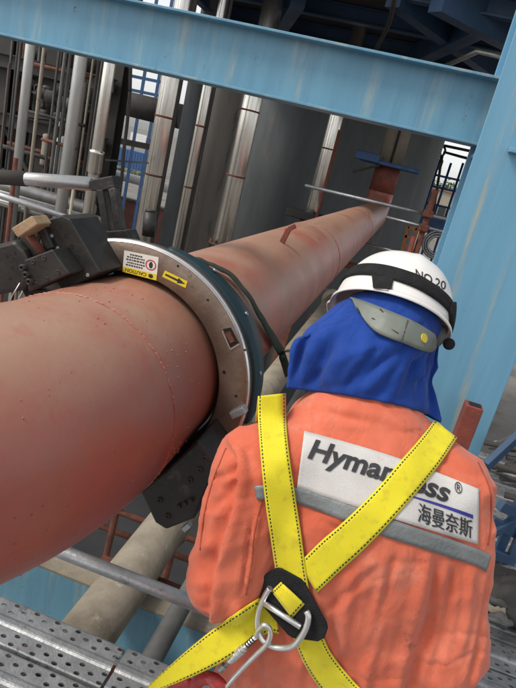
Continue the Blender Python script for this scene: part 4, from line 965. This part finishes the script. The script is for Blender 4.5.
# creases read off the photograph: (pixel line, height in m, width in px, kind)
CREASE = [
 ([(224, 436), (238, 462), (237, 490), (233, 508), (222, 546), (214, 577), (210, 615), (208, 650)], .016, 3.6, 'step'),
 ([(262, 500), (254, 535), (252, 560), (246, 595)], .006, 2.2, 'ridge'), ([(256, 512), (249, 540), (246, 566), (241, 598)], -.006, 2.4, 'ridge'),
 ([(239, 464), (228, 474), (214, 478)], -.006, 3.5, 'ridge'), ([(236, 480), (222, 500), (206, 510)], -.006, 4, 'ridge'), ([(226, 500), (210, 530), (200, 560)], .006, 5, 'ridge'),
 ([(218, 455), (208, 490), (200, 530)], .005, 5, 'ridge'), ([(205, 520), (203, 560), (208, 590)], -.005, 4, 'ridge'), ([(246, 445), (250, 470), (254, 492)], -.006, 4, 'ridge'),
 ([(428, 547), (421, 592), (402, 664), (394, 700)], .009, 5.5, 'ridge'), ([(385, 575), (372, 650), (362, 700)], .008, 5, 'ridge'), ([(397, 550), (380, 612), (368, 660)], -.008, 4, 'ridge'),
 ([(440, 556), (432, 610), (416, 670), (405, 700)], -.008, 4.5, 'ridge'), ([(472, 564), (468, 615), (459, 655)], .007, 4.5, 'ridge'), ([(453, 566), (447, 615), (432, 680)], -.006, 4, 'ridge'),
 ([(494, 566), (487, 598), (479, 645), (468, 690)], -.010, 3, 'ridge'), ([(487, 471), (500, 507), (499, 540), (491, 585)], -.007, 2.6, 'ridge'), ([(481, 470), (494, 508), (493, 540)], .004, 3, 'ridge'),
 ([(352, 575), (345, 620), (338, 660)], .007, 5, 'ridge'), ([(336, 590), (333, 630), (345, 665)], -.007, 4, 'ridge'), ([(330, 612), (350, 590), (380, 566)], -.005, 3.5, 'ridge'), 
 ([(300, 410), (330, 414), (370, 424)], -.004, 3.5, 'ridge'), ([(310, 402), (360, 410), (410, 428)], .004, 5, 'ridge'), ([(430, 452), (455, 466), (478, 480)], -.005, 4, 'ridge'), ([(244, 425), (230, 445), (226, 470)], .005, 5, 'ridge'),
 ([(320, 520), (345, 535), (352, 550)], -.004, 3, 'ridge'), ([(300, 640), (320, 600), (326, 560)], .005, 4.5, 'ridge'), ([(236, 600), (240, 640), (236, 690)], .008, 6, 'ridge'), ([(258, 650), (256, 690)], -.007, 5, 'ridge'), ([(300, 660), (296, 700)], .007, 5, 'ridge')]
def creases(me, LIST, gain=.8):
    n = len(me.vertices); co = np.empty(n*3); no = np.empty(n*3); me.vertices.foreach_get('co', co); me.vertices.foreach_get('normal', no)
    co = co.reshape(-1, 3); no = no.reshape(-1, 3); rel = co-np.array(CAM)
    z = rel@np.array(FW); X = CX+F*(rel@np.array(RT))/z; Y = CY-F*(rel@np.array(UP))/z
    face = np.clip(-(no*rel).sum(1)/np.linalg.norm(rel, axis=1)*3, 0, 1)*(co[:, 1] < 1.3)
    tot = np.zeros(n); rs = np.random.RandomState(4)
    for line, amp, wd, kind in LIST:
        L = [tuple(p)[:2] for p in catmull([(*p, 0) for p in line], 6)]; best = np.full(n, 1e9); sgn = np.zeros(n); tt = np.zeros(n)
        for i in range(len(L)-1):
            ax, ay = L[i]; bx, by = L[i+1]; dx, dy = bx-ax, by-ay; l2 = dx*dx+dy*dy
            t = np.clip(((X-ax)*dx+(Y-ay)*dy)/l2, 0, 1); ex = X-ax-t*dx; ey = Y-ay-t*dy; d = np.hypot(ex, ey); m_ = d < best
            best[m_] = d[m_]; sgn[m_] = np.sign(dx*(Y-ay)-dy*(X-ax))[m_]; tt[m_] = ((i+t)/(len(L)-1))[m_]
        end = np.clip(np.minimum(tt, 1-tt)*6, 0, 1)
        end = np.where((tt <= 0) | (tt >= 1), 0, np.maximum(end, .15))*np.exp(-(np.maximum(0, best-wd)/(3*wd))**2)
        if kind == 'ridge': tot += amp*end*(np.exp(-(best/wd)**2)-.35*np.exp(-((best-2*wd)/wd)**2))
        else: tot += -sgn*amp*end*np.tanh(best/1.2)*np.exp(-(best/14)**2)
    co += no*(gain*tot*face)[:, None]
    me.vertices.foreach_set('co', co.ravel()); me.update()
creases(cov, CREASE)
s_ = MB()
coverall = link('coverall', cov, M['orange'], person)
# zip seams etc. come from the cloth; neck collar
CB = bvh_of(cov)
def on(x, y, off=0., B=None, fallback=None):
    d = ray(x, y).normalized(); h = (B or CB).ray_cast(CAM, d)
    if h[0] is None:
        return fallback
    return h[0]-d*off
# boots
for AN, s in ((ANL, -1), (ANR, 1)):
    mb = MB(); torso(mb, [(.0, AN.x+.01*s, AN.y+.055, .05, .145), (.025, AN.x+.01*s, AN.y+.055, .052, .15), (.06, AN.x+.01*s, AN.y+.05, .05, .14), (.09, AN.x, AN.y+.01, .052, .085), (.15, AN.x, AN.y-.01, .055, .065), (.22, AN.x, AN.y-.01, .058, .066)], 2.4, 32)
    mb.build('boot', M['boot'], person, .004)
# ---- ribbons laid on the cloth
def ribbon(name, rows, m, parent, off=.004, nacross=7, sub=8, thick=.0022, B=None, smooth=6, dflt=1.0):
    """rows: ((xl,yl),(xr,yr)) pixel edges, or two Vectors"""
    P = []
    for i in range(len(rows)-1):
        for k in range(sub+(1 if i == len(rows)-2 else 0)):
            t_ = k/sub
            def cr(j):
                g = [V((*rows[max(0, min(len(rows)-1, i+o))][j], 0)) for o in (-1, 0, 1, 2)]
                return .5*((2*g[1])+(g[2]-g[0])*t_+(2*g[0]-5*g[1]+4*g[2]-g[3])*t_*t_+(3*g[1]-g[0]-3*g[2]+g[3])*t_**3)
            a, b = cr(0), cr(1); P.append([a.lerp(b, j/(nacross-1)) for j in range(nacross)])
    D = []
    last = dflt
    for r in P:
        rr = []
        for q in r:
            h = on(q.x, q.y, off, B); rr.append(depth(h) if h is not None else None)
        D.append(rr)
    for j in range(nacross):                # fill misses from the neighbours along the strap
        known = [i for i in range(len(D)) if D[i][j] is not None]
        for i in range(len(D)):
            if D[i][j] is None:
                D[i][j] = D[min(known, key=lambda k: abs(k-i))][j] if known else dflt
    D = np.array(D); D0 = D.copy()
    for _ in range(smooth):                 # webbing bridges hollows but never sinks into the cloth
        S_ = D.copy(); S_[1:-1] = (D[:-2]+D[1:-1]*2+D[2:])/4
        S_[:, 1:-1] = (S_[:, :-2]+S_[:, 1:-1]*2+S_[:, 2:])/4
        D = np.minimum(S_, D0)
    pts = [[pd(q.x, q.y, D[i][j]) for j, q in enumerate(r)] for i, r in enumerate(P)]
    return strip(name, pts, m, parent, thick)
def strip(name, pts, m, parent, thick=.0022):
    n, k = len(pts), len(pts[0]); me = bpy.data.meshes.new(name)
    me.from_pydata([tuple(p) for r in pts for p in r], [], [(i*k+j, i*k+j+1, (i+1)*k+j+1, (i+1)*k+j) for i in range(n-1) for j in range(k-1)])
    L = [0]
    for i in range(1, n): L.append(L[-1]+(pts[i][k//2]-pts[i-1][k//2]).length)
    uv = me.uv_layers.new(name='UVMap')
    for poly in me.polygons:
        poly.use_smooth = True
        for li in poly.loop_indices:
            vi = me.loops[li].vertex_index; uv.data[li].uv = ((vi % k)/(k-1), L[vi//k])
    o = link(name, me, m, parent)
    md = o.modifiers.new('solid', 'SOLIDIFY'); md.thickness = thick; md.offset = 0
    return o
# reflective tape round the back
ribbon('reflective_tape', [((254, 486), (257, 500)), ((275, 485), (277, 500)), ((297, 487.5), (297, 503.5)), ((330, 497), (327, 514)), ((362, 508), (358, 526)), ((391, 519), (386, 537)), ((420, 529), (415, 546)), ((450, 539), (445, 556)), ((478, 549), (474, 565)), ((491, 555), (486, 572))], M['tape'], coverall, .003, 5, 6, .0015, smooth=8)
# sewn seams
for nm, line in (('seam', [(262, 500), (254, 535), (252, 560), (246, 595)]), ('seam', [(478, 462), (490, 490), (491, 520), (488, 545)]), ('seam', [(226, 448), (213, 480), (204, 515), (200, 550)])):
    ribbon(nm, [((x-.5, y), (x+.5, y)) for x, y in line], M['thread'], coverall, .0012, 3, 8, .001, smooth=1)
# patch
TL, TR, BR_, BL = (304.3, 430.9), (479, 489), (478, 544.5), (297, 487.5)
def pq(u, v):
    x = lerp(lerp(TL[0], TR[0], u), lerp(BL[0], BR_[0], u), v); y = lerp(lerp(TL[1], TR[1], u), lerp(BL[1], BR_[1], u), v)-4.0*math.sin(math.pi*u)*(1-v)+1.0*math.sin(math.pi*u)*v
    return x, y
rows_ = []
for i in range(15):
    u = i/14; rows_.append((pq(u, 0), pq(u, 1)))
patch = ribbon('name_patch', rows_, M['patch'], coverall, .0038, 13, 4, .0012, smooth=10)
PB = bvh_of(patch.data)
def printed(name, body, u0, u1, v0, v1, m, off=.0016, shear=0., bold=0., dv=0., space=1.):
    v2, f2, asp = text2d(body, offset=bold, shear=shear, space=space, sub=4); vs = []
    for a, b in v2:
        u = lerp(u0, u1, a); v = lerp(v1, v0, b)+dv*a
        vs.append(on(*pq(u, v), off+.0008, PB, pd(*pq(u, v), .95)))
    m_ = MB(); m_.add(vs, f2, True); return m_.build(name, m, patch)
printed('lettering', 'Hymanness', .035, .84, .09, .56, M['ink'], shear=.28, bold=.028, dv=.0)
printed('chinese_lettering', '\u6d77\u66fc\u5948\u65af', .6685, .9685, .605, .935, M['ink'], off=.0018)
printed('registered_mark', '\u00ae', .862, .905, .02, .22, M['ink'], bold=.006)
printed('chinese_lettering', '\u6d77\u66fc\u5948\u65af', .665, .965, .60, .93, M['ink'], bold=.0)
m_ = MB(); vs = []; n = 24
for i in range(n):
    u = lerp(.60, .97, i/(n-1)); th = lerp(.012, .035, i/(n-1)); vv = .545-.03*math.sin(i/(n-1)*2)+.02*(i/(n-1))
    for dv in (-th, th): vs.append(on(*pq(u, vv+dv), .0018, PB, pd(*pq(u, vv), .95)))
m_.add(vs, [(2*i, 2*i+2, 2*i+3, 2*i+1) for i in range(n-1)], True); m_.build('blue_line', M['bluepr'], patch)
# ---- harness
hr = ribbon('harness_strap', [((434, 421), (457, 438)), ((418, 441), (442, 461)), ((399.5, 462), (423, 485)), ((381, 484), (404, 507)), ((360, 506), (383, 530)), ((340, 525), (361, 552)), ((321, 541), (339, 572)), ((299, 563), (317, 593))], M['strap'], person, .0065, smooth=10)
hr['label'] = 'yellow harness strap from the right shoulder'
s2 = ribbon('harness_strap', [((258, 396.5), (285.5, 393.5)), ((258, 420), (286, 418)), ((260.5, 455), (289, 453)), ((264.5, 496), (295, 494)), ((270, 535), (301, 533)), ((276, 572), (306, 571)), ((281, 596), (310, 596))], M['strap'], person, .0095, smooth=10)
s2['label'] = 'yellow harness strap from the left shoulder'
def over(src):
    """strap carried on over the shoulder and down the chest, laid on the cloth"""
    k = 7; row = [src.data.vertices[j].co.copy() for j in range(k)]; mid = row[3]; rows = [row]
    xs = [mid.x+.006+(-.018+.006*j)*(1 if row[-1].x > row[0].x else -1) for j in range(k)]
    y0 = max(p.y for p in row)
    for i in range(1, 9):
        r = []
        for j, x in enumerate(xs):
            y = lerp(row[j].y, y0+.13, i/8); h = CB.ray_cast(V((lerp(row[j].x, x, min(1, i/3)), y, 1.9)), V((0, 0, -1)))
            if h[0] is None or h[0].z < 1.2: continue
            r.append(h[0]+V((0, 0, .006)))
        if len(r) == k: rows.append(r)
    for i in range(9):
        z = min(p.z for p in rows[-1] if True)-.0 if i == 0 else rows[-1][3].z-.04
        r = []
        for x in xs:
            h = CB.ray_cast(V((x, 1.5, z-.02)), V((0, -1, 0)))
            if h[0] is not None: r.append(h[0]+V((0, .006, 0)))
        if len(r) == k and max(abs(r[j].y-rows[-1][j].y) for j in range(k)) < .12: rows.append(r)
    strip('harness_strap', rows, M['strap'], person)
over(s2); over(hr)
D0 = depth(on(272, 610, .012))
rows = []
UPE = [(272, 591), (258, 599), (238, 612), (222, 623), (208, 633), (192, 646), (176, 660), (156, 679), (140, 695)]; LOE = [(279, 634), (268, 633), (249, 645), (232, 656), (215, 666), (196, 675), (177, 683), (157, 691), (142, 701)]
ue, le = catmull([(*p, 0) for p in UPE], 6), catmull([(*p, 0) for p in LOE], 6)
for i in range(len(ue)):
    t_ = i/(len(ue)-1); r = []
    for j in range(7):
        q = ue[i].lerp(le[i], j/6); D = D0-.006-.010*t_-.012*(j/6)*min(1, t_*5)
        h = on(q.x, q.y, .0105)
        if h is not None: D = min(D, depth(h))
        r.append(pd(q.x, q.y, D))
    rows.append(r)
s3 = strip('harness_strap', rows, M['strap'], person)
s4 = ribbon('harness_strap', [((283, 612), (306, 600)), ((291, 632), (316, 620)), ((297, 647), (322, 634)), ((306, 667), (331, 653)), ((320, 688), (347, 674)), ((340, 707), (364, 692)), ((362, 724), (384, 707)), ((390, 742), (408, 724)), ((420, 756), (434, 738)), ((445, 764), (456, 746))], M['strap'], person, .007, smooth=10)
# plate
pc = on(289, 606, .0165); ncam = (CAM-pc).normalized()
hn = CB.find_nearest(pc)[1]; nrm = (hn*.75+ncam*.25).normalized()
def onplane(x, y, off=0.):
    d = ray(x, y); o = pc+nrm*off; t_ = (o-CAM).dot(nrm)/d.dot(nrm); return CAM+d*t_
mb = MB(); mb.prism([onplane(x, y, .002) for x, y in ((251, 586), (254, 580), (277, 567), (282, 567.5), (302, 578), (305.5, 582), (327.5, 622), (328.5, 627), (325, 637), (319, 640), (294, 636.5), (289, 633.5), (254.5, 594))], nrm*.006)
dp = mb.build('dorsal_plate', M['bandblk'], person, .0025)
# webbing loop through the plate
mb = MB(); rows = []
for i in range(9):
    t_ = i/8; off = .0095+.008*math.sin(math.pi*t_)
    L_, R_ = V((lerp(271.5, 292, t_), lerp(591, 618, t_), 0)), V((lerp(281, 304.5, t_), lerp(582, 604, t_), 0))
    rows.append([onplane(lerp(L_.x, R_.x, j/4), lerp(L_.y, R_.y, j/4), off) for j in range(5)])
rows = [list(r) for r in zip(*rows)]
strip('webbing_loop', rows, M['strap'], dp)
# D ring
dr = [(265, 603), (267, 594), (270.5, 588.5), (266, 596), (260, 607), (257.5, 618), (258.5, 631), (264, 641), (273, 646.5), (284, 648), (293, 646), (301, 638), (306.5, 627), (308.5, 616), (307, 612)]
dr = [(270, 588), (264.5, 597), (259.5, 608), (257.5, 619), (258.5, 631), (264, 641), (273, 646.5), (284, 648), (293.5, 645.5), (301, 637), (306.5, 627), (308.5, 617), (306.5, 611)]
pts = catmull([onplane(x, y, .014+.012*min(1, max(0, (y-600)/40))) for x, y in dr], 5)
mb = MB(); mb.tube(pts, .0055, 12); ring_ = mb.build('d_ring', M['steel'], dp)
mb = MB(); mb.tube([onplane(264, 603, .016), onplane(281, 614, .0165), onplane(301, 627, .02)], .0055, 12); mb.build('d_ring', M['steel'], dp)
# ---- snap hook on the ring and its red lanyard
hk = thing('snap_hook', 'silver snap hook with screw sleeve clipped to the harness ring', 'hook', onplane(245, 655, .03))
body_ = [(256, 636, .034), (259, 629, .040), (264.5, 625, .040), (269.5, 629, .036), (270, 637, .036), (266, 645, .038), (258, 653, .04), (245, 666, .042), (232, 680, .044), (222, 692, .046), (213, 700, .047), (205, 700, .047)]
mb = MB(); mb.tube(catmull([onplane(*b) for b in body_], 6), .0046, 14); mb.build('hook_body', M['steel'], hk)
A, B_ = onplane(256.5, 636, .034), onplane(219, 671, .046)
mb = MB(); mb.cyl(A, B_, .0042, n=14); mb.build('gate', M['steel'], hk)
def seg(n0, n1, r, name, m):
    mb = MB(); mb.cyl(lerp(A, B_, n0), lerp(A, B_, n1), r, n=20); return mb.build(name, m, hk, .0006)
for k in range(4): seg(.06+.055*k, .085+.055*k, .0056, 'thread', M['dark'])
for k, (a0, a1, rr) in enumerate(((.30, .36, .0078), (.37, .50, .0086), (.51, .62, .0080), (.63, .70, .0072))): seg(a0, a1, rr, 'screw_sleeve', M['steel'])
seg(.84, .97, .0065, 'hinge', M['galv'])
ly = thing('safety_lanyard', 'red lanyard end hanging from the snap hook at the bottom edge', 'lanyard', onplane(205, 700, .03))
for nm, pts_, rr in (('webbing_fold', ((230, 703, .04), (223, 690, .045), (214, 680, .048), (204, 678, .048), (196, 684, .046), (190, 698, .044), (188, 715, .04)), .0125), ('webbing_fold', ((199, 700, .034), (192, 688, .036), (184, 682, .036), (176, 686, .034), (168, 697, .03), (160, 712, .026)), .0105)):
    p_ = catmull([onplane(*q) for q in pts_], 6)
    mb = MB(); mb.tube(p_, [rr*(1+.12*noise.noise((i*.4, 1, rr*99))) for i in range(len(p_))], 16); mb.build(nm, M['redweb'], ly)
mb = MB(); mb.tube(catmull([onplane(222, 697, .046), onplane(205, 730, .03), onplane(215, 790, .0), onplane(260, 860, -.03)], 8), .011, 12); mb.build('rope', M['redweb'], ly)
# ---- neck cloth
hem_px = [(286.6, 388), (300, 389.5), (316, 391.5), (338, 394), (362, 398), (388, 403), (412, 409), (428, 415), (440, 422.5)]
hem = [on(x, y, .006, None, pd(x, y, 1.13)) for x, y in hem_px]
nb = len(hem)
yc = max(hem[0].y, hem[-1].y)+.015
front = []
for i in range(1, 8):
    t_ = i/8; x = lerp(hem[-1].x, hem[0].x, t_); a = math.sin(math.pi*t_); p = V((x, yc+.10*a, lerp(hem[-1].z, hem[0].z, t_)-.03*a)); front.append(p)
ringb = hem+front; n0 = len(ringb)
# resample
ringb = catmull(ringb+[ringb[0]], 10)[:-1]; NH = len(ringb)
cen = sum(ringb, V())/NH
topc = hl(0, -.015, .035)
rings = []
for lev in range(41):
    t_ = lev/40; r = []
    for i, b in enumerate(ringb):
        back = i/NH
        d = (b-cen); ang = math.atan2(d.y, d.x)
        tp = topc+HS*(.094*math.cos(ang))+HF*(.108*math.sin(ang))
        fr = max(0, math.sin(ang)); tp = tp-HU*(.13*fr**1.5)-HF*(.02*fr)
        p = tp.lerp(b, t_); out = (V((p.x, p.y, 0))-V((lerp(topc.x, cen.x, t_), lerp(topc.y, cen.y, t_), 0)))
        if out.length > 1e-5: out.normalize()
        bul = .024*math.sin(math.pi*min(1, t_*1.02))*(1-.3*fr)*(1-1.5*max(0, math.cos(ang)))+.012*t_*(1-t_)*4*max(0, -math.cos(ang))
        fold = math.sin(math.pi*t_)**.7*(.013*noise.noise(V((math.cos(ang)*2.6+t_*1.9, math.sin(ang)*2.6-t_*1.2, t_*1.3)))+.006*noise.noise(V((math.cos(ang)*6+t_*4.5, math.sin(ang)*6, t_*1.5+4))))
        fold += .003*noise.noise(V((ang*6, t_*3, 8)))*min(1, t_*4)
        sh = math.sin(math.pi*t_)**.8
        if .93 < t_ < .985: fold += .0014
        fold += sh*(.009*(ridge(V((ang*1.3+t_*1.7, t_*.9-ang*.5, 2)))-.35)+.005*(ridge(V((ang*2.9-t_*2.2, t_*1.6, 6)))-.35))
        r.append(p+out*(bul+fold))
    rings.append(r)
HOODC = [([(332, 320), (314, 350), (300, 386)], .009, 5, 'ridge'), ([(343, 326), (326, 356), (313, 386)], -.008, 4, 'ridge'), ([(356, 330), (340, 360), (324, 388)], .008, 5, 'ridge'),
 ([(380, 345), (362, 368), (344, 390)], -.007, 4, 'ridge'), ([(398, 350), (382, 372), (362, 394)], .007, 5, 'ridge'), ([(318, 318), (304, 342), (293, 376)], -.008, 4, 'ridge'), ([(306, 326), (295, 350), (289, 378)], .006, 4.5, 'ridge'),
 ([(416, 358), (408, 380), (398, 402)], -.006, 4, 'ridge'), ([(426, 362), (421, 390), (424, 412)], .006, 4.5, 'ridge')]
mb = MB(); mb.loft(rings, False); hm = mb.mesh('neck_cloth'); creases(hm, HOODC, .85); hood = link('neck_cloth', hm, M['hood'], person)
md = hood.modifiers.new('solid', 'SOLIDIFY'); md.thickness = .002; md.offset = 1
HB = bvh_of(hood.data)
# ---- helmet
HA, HBk, HW, HH = .132, .132, .116, .120
HO = hl(-.004, -.006, .036)
def shell_pt(th, ph, k=1.):
    c, s = math.cos(th), math.sin(th)
    a = HA if s > 0 else HBk
    cr = max(0., math.cos(ph))**.62; up = math.sin(ph)**1.12
    rx, ry = HW*c*cr, a*s*cr
    ridge = .0035*math.exp(-(c/.16)**2)*math.sin(ph)
    return HO+HS*rx*k+HF*ry*k+HU*((HH*up)*k+ridge)
rings = []
nth = 72
for dr_, dz in ((.016, -.010), (.014, -.004), (.006, .0)):
    r = []
    for j in range(nth):
        th = 6.2832*j/nth; s = math.sin(th); pk = (.045*max(0, s)**3)*(1 if dr_ > .01 else .4)
        p = shell_pt(th, 0); o_ = (HS*math.cos(th)+HF*math.sin(th)); r.append(p+o_*(dr_*(.45 if s < .3 else .8)+pk)+HU*(dz-.008*max(0, s)**3))
    rings.append(r)
for k in range(23):
    ph = math.radians(88)*k/22; rings.append([shell_pt(6.2832*j/nth, ph) for j in range(nth)])
mb = MB(); mb.loft(rings, False); o0 = len(mb.v)-nth; mb.f.append(tuple(o0+j for j in range(nth))); mb.sm.append(True)
helm = mb.build('helmet', M['white'], person); helm['label'] = 'white safety helmet with black elastic band'
SB = bvh_of(helm.data)
md = helm.modifiers.new('solid', 'SOLIDIFY'); md.thickness = .0025; md.offset = -1
# elastic band round the shell
def bandpt(th, v):
    w_ = lerp(.30, .66, v)
    ph = math.radians(10+34*v) if True else 0
    return shell_pt(th, ph, 1.018)
rows = []
for j in range(nth+1):
    th = 6.2832*j/nth; tilt = 4*math.sin(th)-3.2*math.cos(th)
    rows.append([shell_pt(th, math.radians(13.5+4.6*v+tilt), 1.02)+HU*.001 for v in range(4)])
bd = strip('elastic_band', rows, M['bandblk'], helm, .003)

def hp(x, y, off): return on(x, y, off, SB, None)
mb = MB(); pts = [hp(x, y, .007) for x, y in ((371, 269), (395, 271), (391.5, 289), (373, 288))]
if all(pts): mb.prism(pts, ray(383, 280).normalized()*.006); mb.build('band_buckle', M['bandblk'], bd, .001)
mb = MB(); pts = [hp(x, y, .005) for x, y in ((376, 289), (389, 290), (386, 297), (375, 295))]
if all(pts): mb.prism(pts, ray(383, 280).normalized()*.004); mb.build('band_clip', M['dark'], bd, .001)
# lettering on the shell
v2, f2, asp = text2d('NO.20', bold := .012, ) if False else text2d('NO.20', offset=.014)
qd = ((415.5, 268.5), (446.5, 282), (445.5, 290.5), (416, 277)); vs = []
ok = True
for a, b in v2:
    v = 1-b; x = lerp(lerp(qd[0][0], qd[1][0], a), lerp(qd[3][0], qd[2][0], a), v); y = lerp(lerp(qd[0][1], qd[1][1], a), lerp(qd[3][1], qd[2][1], a), v)
    h = hp(x, y, .0012)
    if h is None: h = SB.find_nearest(pd(x, y, 1.12))[0]
    vs.append(h)
mb = MB(); mb.add(vs, f2); mb.build('lettering', M['ink'], helm)
# battery pouch and visor arm on the right side, knob
rows = []
for j in range(16):
    th = math.radians(lerp(-48, 12, j/15)); e_ = math.sin(math.pi*min(1, j/9))if j < 5 else 1
    rows.append([shell_pt(th, math.radians(lerp(13.5-11*e_, 20+9*e_, v/5)+4*math.sin(th)), 1.035) for v in range(6)])
strip('side_pouch', rows, M['bandblk'], helm, .006)
kn = pd(449, 344, 1.13); mb = MB(); mb.ball(kn, .0115, 18); mb.cyl(kn+(pd(436, 334, 1.14)-kn)*.4, pd(436, 334, 1.14), .005, n=10); mb.build('adjuster_knob', M['bandblk'], helm)
m_ = MB(); m_.ball(pd(437, 336, 1.14), .02, 18, (.7, 1, 1.1), hx); me = m_.mesh('p'); displace(me, lambda p, n_: .006*noise.noise(p*60)); link('ear_strap', me, M['midgrey'], helm)
# nape ratchet lying on the neck cloth
top_ = [(350, 297), (358, 299.5), (370, 303.5), (391, 312), (415, 322.5), (434, 334)]; bot_ = [(358, 309), (366, 322), (378, 333), (402, 342.5), (428, 352), (437, 345)]
rows = []
for i in range(len(top_)): rows.append((top_[i], bot_[i]))
rt_ = ribbon('nape_ratchet', rows, M['ratchet'], helm, .012, 7, 6, .005, HB, 16)
RBv = bvh_of(rt_.data)
def rp(x, y, off): return on(x, y, off, RBv, pd(x, y, 1.1))
mb = MB(); c_ = rp(424.5, 338, .0055); nn = RBv.find_nearest(c_)[1]; nn = nn if nn.dot(CAM-c_) > 0 else -nn; mb.cyl(c_-nn*.003, c_+nn*.0006, .0085, n=24); mb.build('ratchet_dot', M['yellowpl'], rt_)
for a, b in (((408, 320), (402, 340)), ((372, 318), (398, 333)), ((380, 309), (383, 312))):
    mb = MB(); mb.bar(rp(*a, .0042), rp(*b, .0042), .0016, .0016); mb.build('ratchet_rib', M['dark'], rt_)
